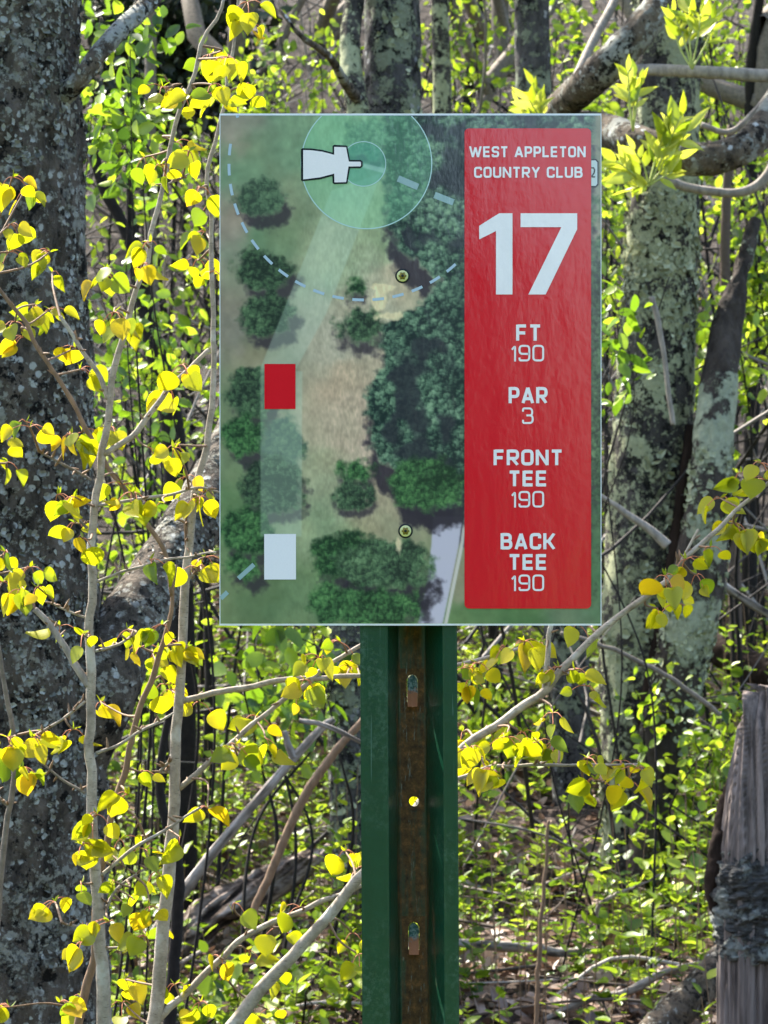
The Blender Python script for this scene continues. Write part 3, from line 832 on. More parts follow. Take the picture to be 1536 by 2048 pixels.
    mt = k.princ(k.mix(k.ramp(k.math('ADD', k.attr("tint"), k.math('MULTIPLY', k.math('SUBTRACT', k.noise(w, 300, 3), .5), .5)), [(.45, 0.0), (.6, 1.0)]),
                       k.mix(k.ramp(k.noise(w, 420, 4), [(.45, 0.0), (.62, 1.0)]), (.03, .09, .085), (.20, .27, .27)), (.42, .15, .055)), .6, .4, k.bump(k.noise(w, 400, 3), .3, .002))
    for (yc, cx, rx, ry) in slots:      # the punched tongue of each slot, bent out at its lower end
        tb = MB(); rows = []
        for s in np.linspace(0, 1, 9):
            y = yc - ry * .96 + s * ry * 1.92
            hw = rx * .93 * (math.sqrt(max(0.05, 1 - ((.25 - s) / .25) ** 2)) if s < .25 else 1 - .25 * max(0, s - .8))
            dep = fa[1] + .0022 - .0085 * max(0, s - .45) ** 1.2 * 1.6
            for e in (-1, -.4, .4, 1): rows.append((pt((cx + e * hw, dep - (.0008 if abs(e) < .5 else 0)), zpx(y)), .15 + .75 * s))
        tb.add([r_[0] for r_ in rows], [(i * 4 + j, (i + 1) * 4 + j, (i + 1) * 4 + j + 1, i * 4 + j + 1) for i in range(8) for j in range(3)], a=[r_[1] for r_ in rows])
        tb.build('bent_tab', mt, post)
    return t
MAP_GAIN = 1.42
build_sign()

# ================================================================== TREES
def bark_disp(amp, fs, fz, seed):
    def f(p, rad):
        q = p * np.array([fs, fs, fz])
        n = fbm(q, 4, seed)
        ridge = 1 - np.abs(2 * fbm(q * 1.7 + 9, 3, seed + 3) - 1)
        return amp * ((n - .5) * 1.6 + (ridge - .7) * .9) + (vnoise(p * np.array([3, 3, 1.6]), seed + 8) - .5) * rad * .22
    return f

def grow(wood, leafmb, p, d, r, L, depth, leafsize, kind, nleaf, up=.25):
    """a limb that forks; leaves along its last twigs"""
    n = 5
    pts = [p]; dd = d
    for i in range(n):
        dd = norm(dd + R.randn(3) * .22 + np.array([0, 0, up * .3])); pts.append(pts[-1] + dd * L / n)
    pts = np.array(pts); rr = np.linspace(r, r * .55, n + 1)
    tube(wood, np.column_stack([pts, rr]), 6 if r > .012 else 4, n=7, cap=False)
    if depth == 0:
        if leafmb is not None:
            t = R.rand(nleaf); base = pts[(t * n).astype(int)] + R.randn(nleaf, 3) * L * .10
            leaves(leafmb, kind, base, norm(R.randn(nleaf, 3) + np.array([0, 0, -.5])), rnd_dirs(nleaf) + np.array([0, 0, .8]), leafsize * (.6 + .7 * R.rand(nleaf)), R.rand(nleaf))
        return
    for k in range(R.randint(2, 4)):
        i = R.randint(2, n + 1)
        nd = norm(dd + R.randn(3) * .7 + np.array([0, 0, .12]))
        grow(wood, leafmb, pts[i], nd, rr[i] * .65, L * .72, depth - 1, leafsize, kind, nleaf, up)

def ground_base(rows, d):
    """carry a trunk line given in photo pixels down into the ground"""
    L = pxline(rows, d)
    p = L[-1].copy(); g = float(ground_z(p[0], p[1]))
    if p[2] > g - .05:
        q = p.copy(); q[2] = g - .12; q[3] *= 1.25
        L = np.vstack([L, q])
    return L

def crown(t, top, height, wood_m, leaf_m, nl=4, leafsize=.05, nleaf=16, spread=.8, depth=2, kind='far', tilt=(0, 0, 1)):
    """branches and open spring foliage of a tree above the top of its trunk"""
    wd, lf = MB(), MB()
    for k in range(nl):
        a = R.rand() * 6.28
        p = np.array(top) - np.array([0, 0, R.rand() * height * .35])
        grow(wd, lf, p, norm(np.array([math.cos(a) * spread, math.sin(a) * spread, .8]) + np.array(tilt) * .3), .022 + .02 * R.rand(), height * (.6 + .4 * R.rand()), depth, leafsize, kind, nleaf)
    wd.build('branches', wood_m, t)
    lf.build('crown', leaf_m, t, smooth=False)

def flakes(mb, pts, nrm, size, seed=0):
    """small curled lichen lobes on a bark surface"""
    N = len(pts); k = 6
    ang = np.linspace(0, 2 * np.pi, k, endpoint=False)
    nrm = norm(nrm); t = norm(np.cross(nrm, rnd_dirs(N))); b = np.cross(nrm, t)
    rad = size[:, None] * (.45 + .75 * R.rand(N, k)); asp = .45 + .5 * R.rand(N)
    lift = size[:, None] * (.05 + .75 * R.rand(N, k))
    v = pts[:, None] + t[:, None] * (rad * np.cos(ang))[..., None] + b[:, None] * (rad * np.sin(ang) * asp[:, None])[..., None] + nrm[:, None] * lift[..., None]
    c = pts + nrm * (size * .12)[:, None]
    V = np.concatenate([v, c[:, None]], 1)
    i = np.arange(k)
    tr = np.stack([i, (i + 1) % k, np.full(k, k)], 1)
    tr = (tr[None] + (np.arange(N) * (k + 1))[:, None, None]).reshape(-1, 3)
    mb.add(V.reshape(-1, 3), t=tr, a=np.repeat(R.rand(N), k + 1))

def scatter_on(pts, ring, N, keep=None, axis_cam=True):
    """random points on a tube's outer surface that faces the camera side"""
    n, s = pts.shape[:2]
    i = R.randint(0, n - 1, N * 3); j = R.randint(0, s, N * 3)
    fi = R.rand(N * 3)[:, None]; fj = R.rand(N * 3)[:, None]; j2 = (j + 1) % s
    p = (pts[i, j] * (1 - fj) + pts[i, j2] * fj) * (1 - fi) + (pts[i + 1, j] * (1 - fj) + pts[i + 1, j2] * fj) * fi
    nn = ring[i, j] * (1 - fj) + ring[i, j2] * fj
    ok = nn[:, 1] < .25
    if keep is not None: ok &= keep(p)
    p, nn = p[ok][:N], nn[ok][:N]
    return p, nn

M['lichen_grey'] = mat_leaf('grey_lichen', [(.07, .072, .058), (.20, .20, .165), (.36, .365, .32)], .12, .02)
M['lichen_green'] = mat_leaf('green_lichen', [(.16, .175, .10), (.31, .33, .20), (.46, .48, .33)], .12, .02)

# ---- big lichen-grey trunk at the left edge, with its leaning limb
def left_tree():
    d = 4.0
    t = thing('old_tree', 'thick dark trunk crusted with grey lichen filling the left edge', 'tree', (P(-20, 2100, d)[0], d - D_SIGN, 0.1))
    rows = [(-30, -2600, 130), (-28, -1200, 155), (-26, -400, 182), (-22, 0, 192), (-18, 400, 200), (-14, 700, 206), (-8, 1100, 212), (0, 1400, 222), (2, 1700, 224), (0, 2050, 228), (-6, 2500, 240)]
    L = ground_base(rows, d)
    mb = MB()
    c, ring, pts = tube(mb, L[::-1], 120, 420, disp=bark_disp(.013, 48, 16, 3))
    mb.build('trunk', M['bark_left'], t)
    lim = MB()
    Lr = pxline([(60, 1800, 60, 4.02), (120, 1560, 72, 4.0), (190, 1400, 74, 3.97), (248, 1270, 64, 4.02), (318, 1155, 58, 4.1), (405, 1020, 56, 4.2), (470, 900, 52, 4.3), (540, 700, 46, 4.5), (570, 520, 36, 4.6), (600, 420, 26, 4.7)])
    c2, ring2, pts2 = tube(lim, Lr, 56, 150, disp=bark_disp(.004, 60, 40, 8))
    lim.build('limb', M['bark_left'], t)
    lim = MB()
    c3, ring3, pts3 = tube(lim, pxline([(60, 240, 30, 4.0), (150, 170, 21, 3.93), (190, 115, 20, 3.93), (240, 60, 20, 3.97), (310, -10, 19, 4.05), (420, -160, 16, 4.2), (560, -420, 11, 4.5)]), 26, 80, disp=bark_disp(.002, 90, 70, 12))
    lim.build('limb', M['bark_limb'], t)["label"] = 'pale grey limb rising to the right from the thick trunk'
    fl = MB()
    vis = lambda p: (p[:, 2] > .2) & (p[:, 2] < 2.3)
    patch = lambda p: vis(p) & (fbm(p * np.array([9, 9, 5]), 3, 41) > .44 + .10 * R.rand(len(p)))
    p, nn = scatter_on(pts, ring, 13000, patch); flakes(fl, p, nn, .0022 + .0050 * R.rand(len(p)) ** 2)
    p, nn = scatter_on(pts2, ring2, 900, patch); flakes(fl, p, nn, .0018 + .004 * R.rand(len(p)) ** 2)
    p, nn = scatter_on(pts3, ring3, 500); flakes(fl, p, nn, .002 + .003 * R.rand(len(p)) ** 2)
    fl.build('lichen', M['lichen_grey'], t, smooth=False)
    crown(t, P(-30, -2500, d), 2.4, M['twiggrey'], M['green'], 5, .05, 26, depth=2)
left_tree()

# ---- lichen covered tree at the right with a split, dead half
def right_tree():
    d = 7.2
    t = thing('lichen_tree', 'pale green lichen covered trunk with a dark split and a bare dead half', 'tree', list(P(1280, 1800, d)))
    rows = [(1345, -1500, 50), (1340, -500, 58), (1335, 0, 60), (1330, 300, 66), (1318, 600, 74), (1303, 900, 82), (1296, 1100, 84), (1287, 1300, 84), (1278, 1500, 72), (1270, 1650, 62), (1262, 1800, 66)]
    mb = MB(); c, ring, pts = tube(mb, ground_base(rows, d)[::-1], 72, 260, disp=bark_disp(.011, 30, 12, 21))
    mb.build('trunk', M['bark_right'], t)
    mb = MB()
    c2, ring2, pts2 = tube(mb, pxline([(1512, 440, 11, 7.3), (1478, 560, 17, 7.22), (1448, 690, 30, 7.15), (1430, 860, 40, 7.05), (1412, 1040, 50, 7.02), (1388, 1200, 56, 7.03), (1350, 1380, 58, 7.06), (1310, 1560, 46, 7.1), (1290, 1760, 40, 7.1)])[::-1], 56, 200, disp=bark_disp(.012, 34, 6, 27))
    mb.build('dead_stem', M['bark_right_dead'], t)
    sp = MB()   # dark split between the halves: shade of the recess put in as a dark rough strip
    tube(sp, pxline([(1382, 850, 9, 7.13), (1370, 960, 16, 7.11), (1352, 1100, 20, 7.105), (1328, 1250, 21, 7.10), (1296, 1400, 18, 7.105), (1270, 1510, 9, 7.13)]), 14, 60, disp=bark_disp(.005, 60, 20, 33))
    sp.build('shaded_split', M['rotten'], t)
    for rows, m, nm in (([(1195, 985, 4), (1240, 1020, 6), (1290, 1058, 8), (1332, 1090, 11)], 'deadwood', 'broken_branch'),
                        ([(1304, 595, 5), (1318, 640, 6), (1330, 720, 5), (1338, 800, 5), (1344, 852, 5)], 'deadwood', 'broken_branch'),
                        ([(1320, 360, 9), (1370, 374, 9), (1420, 384, 9), (1465, 388, 9), (1505, 376, 10), (1545, 340, 11), (1600, 250, 12)], 'deadwood', 'branch'),
                        ([(1400, 250, 6), (1450, 262, 6), (1495, 238, 7), (1540, 190, 8), (1600, 90, 8)], 'deadwood', 'branch')):
        b = MB(); tube(b, pxline(rows, 6.75), 12, 50, wob=.012); b.build(nm, M[m], t)
    fl = MB()
    patch = lambda p: (p[:, 2] > 0) & (p[:, 2] < 2.7) & (fbm(p * np.array([7, 7, 6]), 3, 77) > .45 + .08 * R.rand(len(p)))
    p, nn = scatter_on(pts, ring, 3800, patch); flakes(fl, p, nn, .004 + .013 * R.rand(len(p)) ** 2)
    p, nn = scatter_on(pts2, ring2, 900, lambda p: patch(p) & (p[:, 2] < 1.45)); flakes(fl, p, nn, .004 + .011 * R.rand(len(p)) ** 2)
    fl.build('lichen', M['lichen_green'], t, smooth=False)
    crown(t, P(1345, -1450, d), 2.6, M['twiggrey'], M['green'], 6, .05, 22, depth=2)
M['bark_right_dead'] = mat_bark('split_dead_wood', (.012, .009, .007), (.060, .048, .040), (.33, .35, .24), 26, .12, (5, .53, .57), None, bump=1.0)
M['rotten'] = mat_plain('rotten_wood_and_shade', (.022, .014, .010), .5, 60, .95, .8, .1, .15)  # also colours the trunk split, where the dark stands for shade
right_tree()

# ---- forked tree behind the sign with two heavy limbs to the right
def forked_tree():
    d = 7.9
    t = thing('forked_tree', 'grey blotched tree behind the sign sending two heavy limbs to the right', 'tree', list(P(1140, 1700, d)))
    mb = MB()
    c, ring, pts = tube(mb, ground_base([(1063, -900, 32), (1064, 0, 35), (1066, 220, 37), (1075, 420, 44), (1095, 800, 50), (1130, 1250, 46), (1142, 1500, 42), (1148, 1720, 42)], d)[::-1], 48, 200, disp=bark_disp(.006, 30, 16, 51))
    mb.build('trunk', M['bark_mid'], t)
    for rows in ([(1090, 700, 40, 7.85), (1080, 430, 38, 7.6), (1110, 285, 36, 7.1), (1180, 258, 35, 6.6), (1262, 278, 36, 6.35), (1345, 312, 36, 6.3), (1420, 318, 35, 6.3), (1480, 300, 34, 6.3), (1525, 258, 33, 6.35), (1570, 180, 30, 6.5), (1640, 20, 26, 6.8), (1700, -250, 18, 7.2)],
                 [(1085, 560, 36, 7.8), (1088, 330, 36, 7.3), (1110, 235, 34, 6.9), (1160, 180, 34, 6.6), (1225, 122, 35, 6.5), (1290, 50, 33, 6.5), (1350, -30, 31, 6.55), (1450, -200, 24, 6.8), (1560, -500, 16, 7.2)]):
        b = MB(); tube(b, pxline(rows), 40, 170, disp=bark_disp(.0045, 45, 45, 57)); b.build('limb', M['bark_limb'], t)
    b = MB(); tube(b, pxline([(1240, 145, 11, 6.5), (1298, 140, 12, 6.45), (1380, 143, 12, 6.4), (1460, 147, 13, 6.4), (1545, 152, 13, 6.4), (1650, 150, 12, 6.4)]), 16, 60, disp=bark_disp(.002, 80, 80, 59)); b.build('branch', M['deadwood'], t)["label"] = 'straight pale horizontal branch'
    b = MB(); tube(b, pxline([(1120, 230, 9, 6.9), (1150, 160, 9, 7.0), (1190, 75, 9, 7.1), (1235, -10, 9, 7.2), (1300, -160, 7, 7.4)]), 12, 50); b.build('branch', M['deadwood'], t)
    crown(t, P(1063, -880, d), 2.4, M['twiggrey'], M['green'], 5, .05, 20, depth=2)
forked_tree()

# ---- tree straight behind the sign and post, two-stemmed at the top
def middle_tree():
    d = 6.4
    t = thing('mottled_tree', 'dark mottled trunk directly behind the sign and left of the post', 'tree', list(P(700, 1900, d)))
    mb = MB()
    c, ring, pts = tube(mb, ground_base([(775, -1400, 40), (782, -300, 50), (785, 0, 52), (782, 220, 56), (755, 600, 56), (715, 1000, 50), (698, 1300, 42), (700, 1600, 40), (712, 1860, 44)], d)[::-1], 56, 240, disp=bark_disp(.007, 38, 16, 61))
    mb.build('trunk', M['bark_mid'], t)
    mb = MB(); tube(mb, pxline([(770, 470, 26, 6.3), (740, 330, 24, 6.25), (712, 200, 23, 6.25), (700, 90, 21, 6.3), (712, -40, 19, 6.35), (720, -300, 15, 6.4)]), 30, 90, disp=bark_disp(.004, 50, 30, 65)); mb.build('side_stem', M['bark_right'], t)
    mb = MB(); tube(mb, pxline([(715, 200, 12, 6.25), (690, 165, 10, 6.1), (664, 120, 8, 6.0), (640, 98, 7, 5.95), (600, 70, 5, 5.9), (560, 20, 3, 5.9)]), 14, 40, disp=bark_disp(.003, 80, 80, 5)); mb.build('branch', M['bark_limb'], t)
    fl = MB(); p, nn = scatter_on(pts, ring, 1300, lambda p: (p[:, 2] < 2.6) & (fbm(p * 8, 3, 91) > .52)); flakes(fl, p, nn, .004 + .010 * R.rand(len(p)) ** 2)
    fl.build('lichen', M['lichen_green'], t, smooth=False)
    crown(t, P(775, -1350, d), 2.6, M['twiggrey'], M['green'], 5, .05, 20, depth=2)
middle_tree()

def thin_trunk(name, label, rows, d, m, top=None, seg=20, group=None, cat='tree', crn=True):
    L = ground_base(rows, d)
    t = thing(name, label, cat, L[-1][:3], group)
    mb = MB(); tube(mb, L[::-1], seg, 120, disp=bark_disp(.003, 45, 20, R.randint(99)))
    mb.build('trunk', m, t)
    if crn: crown(t, L[0][:3], 1.6, M['twiggrey'], M['green'], 3, .045, 14, depth=1)
    return t
thin_trunk('young_tree', 'slim green lichen trunk above the sign, right of the mottled trunk', [(872, -700, 14), (880, 0, 17), (884, 220, 19), (870, 700, 22), (845, 1300, 24), (838, 1600, 26)], 8.6, M['bark_right'])

# ================================================================== SAPLINGS WITH YELLOW SPRING LEAVES
class Skel:
    def __init__(s): s.p = []
    def add(s, c): s.p.append(c[:, :3])
    def near(s, q):
        a = np.vstack(s.p); k = np.argmin(((a - q) ** 2).sum(1)); return a[k]

def leaf_cluster(foliage, pet, node, n, size=.0205, spread=1.0):
    """n hanging leaves on red stalks from one node"""
    for k in range(n):
        az = R.uniform(0, 6.28); out = np.array([math.cos(az), .7 * math.sin(az), R.uniform(-.75, .25)])
        Lp = R.uniform(.006, .017) * spread
        b = node + norm(out) * Lp + np.array([0, 0, -.002])
        mid = (node + b) / 2 + np.array([0, 0, .0025])
        tube(pet, [list(node) + [.0005], list(mid) + [.00045], list(b) + [.0004]], 5, n=5, cap=False)
        yd = norm(np.array([out[0] * .55 + R.randn() * .25, out[1] * .4 + R.randn() * .2, -R.uniform(.25, 1.0)]))
        nr = norm(np.array([R.randn() * .55, -1.0 + R.randn() * .35, .30 + R.randn() * .45]))
        if R.rand() < .25: nr = norm(R.randn(3))
        leaves(foliage, 'aspen', [b], [yd], [nr], size * R.uniform(.62, 1.28), np.clip(.45 + R.randn() * .27, 0, 1))
    for k in range(1 + (n > 2)):     # unfolding buds
        leaves(foliage, 'lance', [node], [norm(np.array([R.randn() * .6, R.randn() * .4, .6]))], [rnd_dirs(1)[0]], size * .45, R.uniform(.0, .3))

def sapling(name, label, d, stems, branches, clusters, group='saplings in yellow spring leaf', mat='stem', leafm='aspen', size=.0190):
    """stems/branches: (material, rows of x, y, r_px[, d]); clusters: (x, y, n) in photo pixels"""
    base = pxline(stems[0][1], d)[0]
    g = float(ground_z(base[0], base[1]))
    t = thing(name, label, 'sapling', (base[0], base[1], g), group)
    sk = Skel()
    for i, (m, rows) in enumerate(stems):
        L = pxline(rows, d)
        if i == 0 or rows[0][1] >= 2040:
            dv = L[0] - L[1]; m_ = L[0] + dv / max(1e-6, abs(dv[2])) * .25; m_[3] = L[0][3] * 1.1
            q = L[0] + dv / max(1e-6, abs(dv[2])) * .45; q[2] = float(ground_z(q[0], q[1])) - .03; q[3] = L[0][3] * 1.3
            if q[2] < m_[2] - .02: L = np.vstack([q, m_, L])
        mb = MB(); c, _, _ = tube(mb, L, 14, 140, wob=.004, disp=lambda p, r: r * .22 * (fbm(p * 130, 3, 5) - .5)); mb.build('stem', M[m], t); sk.add(c)
    for (m, rows) in branches:
        L = pxline(rows, d)
        mb = MB(); c, _, _ = tube(mb, L, 9, 46, wob=.004, disp=lambda p, r: r * .35 * (fbm(p * 220, 3, 5) - .45)); mb.build('branch', M[m], t); sk.add(c)
    fo, pe, tw = MB(), MB(), MB()
    # buds and short spurs along the twigs
    for pth in sk.p[1:]:
        for q in range(int(len(pth) * .22)):
            p = pth[R.randint(2, len(pth))]; e = p + norm(R.randn(3) + np.array([0, 0, .6])) * R.uniform(.004, .013)
            tube(tw, [list(p) + [.0012], list((p + e) / 2) + [.0013], list(e) + [.0004]], 5, n=5, cap=False)
    for (x, y, n) in clusters:
        if n < 0:      # one leaf hanging flat to the viewer
            leaves(fo, 'aspen', [P(x + 8, y - 44, d)], [(0.02, 0, -1)], [(0, -1, .1)], size * 1.9, .5); continue
        node = P(x, y - 16, d + R.uniform(-.09, .09))
        q = sk.near(node); dist = np.linalg.norm(q - node)
        if dist > .045: node = q + (node - q) * 1.0
        mid = (q + node) / 2 + R.randn(3) * dist * .08
        tube(tw, [list(q) + [.0014], list(mid) + [.0011], list(node) + [.0009]], 6, n=8, cap=False)
        leaf_cluster(fo, pe, node, n + (1 if R.rand() < .85 else 0), size)
    if tw.n: tw.build('twigs', M['brownstem'], t)
    if pe.n: pe.build('leaf_stalks', M['petiole'], t)
    if fo.n: fo.build('foliage', M[leafm], t)
    return t

sapling('sapling', 'straight grey sapling stem with yellow leaves in front of the thick trunk', 2.92,
    [('stem', [(206, 2075, 15), (200, 1900, 13), (189, 1700, 11), (180, 1500, 10), (180, 1350, 9.5), (183, 1150, 8.5), (193, 1000, 8), (207, 900, 7.5), (221, 790, 7), (244, 690, 6.5), (258, 640, 6), (269, 600, 5.5), (294, 515, 5), (308, 447, 5), (331, 366, 5), (342, 287, 4.5), (359, 219, 4.5), (387, 144, 4.2), (406, 75, 4), (437, 31, 3.5), (450, -20, 3), (470, -120, 2.5)])],
    [('stem', [(219, 795, 5), (195, 745, 5), (160, 695, 4.5), (122, 634, 4)]),
     ('stem', [(205, 910, 6), (240, 886, 6), (272, 865, 6), (306, 818, 5.5), (360, 755, 5), (422, 697, 4.5)]),
     ('twiggrey', [(187, 957, 3), (130, 930, 2.6), (78, 905, 2)]), ('twiggrey', [(175, 1055, 3), (150, 1032, 2.6), (124, 1007, 2)]),
     ('stem', [(170, 1232, 2.6), (140, 1222, 2.4), (104, 1206, 2)]), ('deadwood', [(176, 1372, 8), (140, 1310, 7), (100, 1255, 6.5), (66, 1215, 6)]),
     ('twiggrey', [(171, 1586, 3), (125, 1558, 2.6), (77, 1522, 2)]), ('stem', [(188, 1300, 3), (230, 1290, 3), (262, 1274, 2.4)]),
     ('stem', [(190, 1510, 3.6), (240, 1485, 3.2), (300, 1450, 2.8), (345, 1425, 2)]), ('stem', [(198, 1866, 2.8), (160, 1856, 2.5), (124, 1847, 2)]),
     ('stem', [(200, 1900, 3), (250, 1893, 2.6), (300, 1886, 2)]), ('stem', [(168, 1405, 3), (120, 1440, 2.8), (62, 1474, 2.2)]),
     ('stem', [(187, 1168, 3), (250, 1140, 3), (320, 1122, 2.6), (370, 1112, 2.4), (436, 1107, 2)]), ('stem', [(195, 1012, 3.6), (270, 1000, 3.4), (340, 988, 3), (400, 977, 2.6), (445, 988, 2)]),
     ('stem', [(203, 1752, 3.6), (265, 1700, 3.4), (330, 1662, 3), (400, 1612, 2.4)]), ('stem', [(207, 1818, 3.4), (240, 1776, 3), (292, 1738, 2.4)]),
     ('twiggrey', [(330, 370, 2.4), (352, 360, 2), (370, 352, 1.6)]), ('brownstem', [(362, 205, 2.4), (352, 180, 2), (335, 160, 1.6)])],
    [(325, 190, 4), (366, 205, 2), (290, 330, 2), (322, 345, 2), (352, 300, 2), (378, 318, 2), (455, 130, 6), (420, 125, 4), (425, 185, 2), (440, 210, 3), (60, 870, 1), (52, 860, 1),
     (140, 885, 5), (222, 870, 3), (115, 1005, 2), (150, 1010, 2), (152, 1062, 2), (165, 1092, 2), (75, 1190, 2), (40, 1195, 4), (120, 1268, 2), (165, 1285, 2), (228, 640, 3), (255, 650, 2),
     (285, 545, 2), (300, 500, 2), (215, 560, 5), (270, 1000, 1), (245, 985, 2), (295, 910, 2), (350, 912, 2), (340, 795, 3), (365, 745, 3), (300, 1135, 1), (330, 1022, 1), (256, 1275, 2), (110, 1820, 3), (195, 1645, 3), (165, 1705, 4), (185, 1665, 2), (162, 1782, 1), (230, 1780, 1), (145, 1475, 2), (165, 1900, 2), (300, 1830, 2), (218, 1860, 3), (292, 1890, 2), (65, 1490, 3), (105, 560, 0)])

sapling('sapling', 'brown leaning sapling stem crossing left of the straight grey one', 3.0,
    [('brownstem', [(150, 2080, 9), (170, 1980, 8.5), (188, 1898, 8), (198, 1760, 7.5), (218, 1662, 7), (242, 1571, 6.5), (262, 1490, 6), (284, 1407, 6), (318, 1311, 5.5), (332, 1262, 5), (345, 1190, 4), (352, 1130, 3)])],
    [('brownstem', [(345, 1190, 4.5), (330, 1100, 4.5), (275, 1020, 5), (214, 925, 5), (170, 850, 5), (120, 760, 4.5), (60, 665, 4.5), (20, 605, 4), (-30, 540, 3)]),
     ('brownstem', [(232, 1605, 3), (270, 1635, 2.5), (300, 1690, 2)])],
    [(100, 520, 4), (25, 370, 3), (48, 400, 3), (20, 465, 4), (18, 520, 3), (70, 625, 4), (100, 635, 4), (48, 690, 2), (30, 660, 2), (150, 712, 2), (160, 755, 2), (165, 880, 3), (262, 1000, 2), (325, 1265, 3), (282, 1310, 4), (310, 1325, 4), (340, 1300, 4), (370, 1310, 4), (330, 1385, 2), (255, 1605, 2), (280, 1560, 1), (240, 1695, 2), (290, 1715, 2), (310, 1760, 2), (270, 1815, 2), (170, 2010, 2), (20, 2030, 3), (120, 2020, 2), (200, 1420, 3)])

sapling('sapling', 'grey sapling stem rising beside the sign and branching behind the post', 3.05,
    [('stem', [(303, 2080, 15), (325, 1900, 13.5), (337, 1750, 13), (346, 1600, 11.5), (356, 1450, 10.5), (361, 1350, 9.5), (369, 1200, 9), (378, 1100, 8), (396, 970, 7.5), (415, 880, 6.5), (424, 780, 6), (428, 640, 5.2), (425, 547, 5), (422, 453, 4.6), (412, 350, 4.2), (437, 259, 4), (452, 180, 3.4), (470, 60, 3), (480, -80, 2.5)])],
    [('stem', [(362, 1402, 6.5), (400, 1396, 6), (440, 1385, 6), (550, 1365, 5.5), (640, 1356, 5), (720, 1352, 5), (830, 1342, 4.6), (920, 1330, 4.2), (1000, 1308, 3.6), (1085, 1284, 2.6)]),
     ('stem', [(358, 1578, 6), (440, 1508, 5.5), (530, 1430, 5), (640, 1345, 4.6), (720, 1292, 4), (800, 1255, 3)]),
     ('stem', [(308, 2050, 8), (376, 1980, 7), (434, 1922, 6.5), (506, 1865, 6), (602, 1822, 5.5), (722, 1773, 5), (830, 1730, 4), (905, 1690, 3)]),
     ('stem', [(347, 1540, 3), (318, 1545, 2.5)]), ('stem', [(372, 1165, 3), (402, 1130, 2.5)]), ('brownstem', [(378, 1110, 3.6), (370, 1050, 3), (388, 1000, 2)]),
     ('stem', [(348, 1520, 3.6), (320, 1540, 3)])],
    [(402, 390, 3), (420, 425, 3), (412, 480, 3), (396, 535, 3), (420, 560, 2), (400, 1010, 3), (410, 1130, 4), (395, 1150, 3), (372, 970, 2), (410, 1000, 2), (350, 905, 2), (610, 1375, 4), (640, 1330, 4), (680, 1300, 3), (712, 1340, 3), (590, 1405, 2), (700, 1350, 3), (512, 1448, 2), (470, 1505, 2), (490, 1508, 2), (530, 1492, 1), (415, 1632, 3), (360, 1690, 1), (470, 1515, 1), (360, 1390, 3), (340, 1395, 3), (400, 1420, 2),
     (925, 1352, 3), (955, 1342, 3), (1010, 1308, 2), (1050, 1298, 3), (1080, 1302, 3), (940, 1375, 3), (440, 1932, 1), (492, 1915, 2), (560, 1870, 1), (600, 1830, 1), (350, 1985, 2), (400, 2020, 2), (250, 1975, 3), (245, 2020, 2), (535, 2035, 1), (470, 1822, 1), (325, 1860, 1), (500, 190, 2), (490, 60, 3), (495, 20, 3), (829, 1612, -1)])

sapling('sapling', 'long sapling stem leaning right, passing behind the green post', 2.95,
    [('stem', [(430, 2095, 15), (520, 1980, 13), (640, 1850, 11.5), (720, 1755, 10.5), (830, 1622, 9.5), (920, 1502, 9), (1000, 1448, 8.5), (1085, 1385, 8.5), (1130, 1330, 7.5), (1190, 1270, 6.5), (1290, 1195, 6), (1340, 1150, 5.5), (1410, 1080, 5), (1470, 1022, 4.2), (1540, 962, 3.5), (1600, 905, 3)])],
    [('stem', [(1090, 1380, 6), (1098, 1320, 5.5), (1100, 1255, 5), (1104, 1190, 4.6), (1120, 1080, 4)]),
     ('stem', [(820, 1635, 5), (870, 1580, 4.6), (920, 1553, 4.2), (1020, 1530, 3.6), (1150, 1532, 3), (1280, 1531, 2.2)]),
     ('stem', [(1330, 1160, 3.4), (1370, 1110, 3), (1400, 1060, 2.4)]), ('stem', [(1120, 1345, 3), (1150, 1345, 2.5), (1175, 1352, 2)])],
    [(1160, 1268, 1), (1118, 1350, 3), (1150, 1355, 2), (1175, 1388, 2), (1105, 1442, 2), (975, 1478, 4), (1010, 1490, 4), (940, 1512, 4), (985, 1556, 3), (1045, 1480, 4), (1075, 1500, 4), (1110, 1505, 4), (925, 1480, 3), (960, 1530, 3), (1175, 1532, 4), (1160, 1582, 3), (1190, 1575, 3), (1240, 1538, 3), (1275, 1552, 4), (1262, 1582, 2), (1000, 1560, 2), (1312, 1232, 1), (1345, 1226, 2), (1330, 1168, 3), (1372, 1135, 3), (1392, 1165, 2), (1350, 1205, 1), (1440, 1012, 3), (1470, 1062, 4), (1502, 1082, 3), (1482, 962, 2), (1522, 942, 3), (1530, 975, 2), (1420, 1110, 2), (1290, 1205, 1), (690, 1718, 3), (715, 1752, 2), (705, 1882, 2), (718, 1925, 2), (560, 1960, 1)])

sapling('sapling', 'thin crooked grey sapling stem at the left edge before the thick trunk', 3.1,
    [('twiggrey', [(-20, 2100, 8), (-8, 1850, 7), (2, 1740, 6.5), (15, 1645, 6), (24, 1600, 6), (29, 1540, 5.5), (26, 1470, 5), (18, 1400, 5), (5, 1340, 4.5), (-8, 1250, 4), (-20, 1100, 4), (-24, 900, 3.5), (-30, 700, 3)])],
    [('twiggrey', [(22, 1612, 4), (5, 1602, 4), (-30, 1580, 3)])],
    [(15, 1490, 4), (45, 1550, 3), (20, 1545, 3), (8, 890, 4), (15, 940, 2), (10, 1120, 3), (60, 1150, 3), (90, 1480, 1), (30, 1505, 2), (5, 1180, 3)])

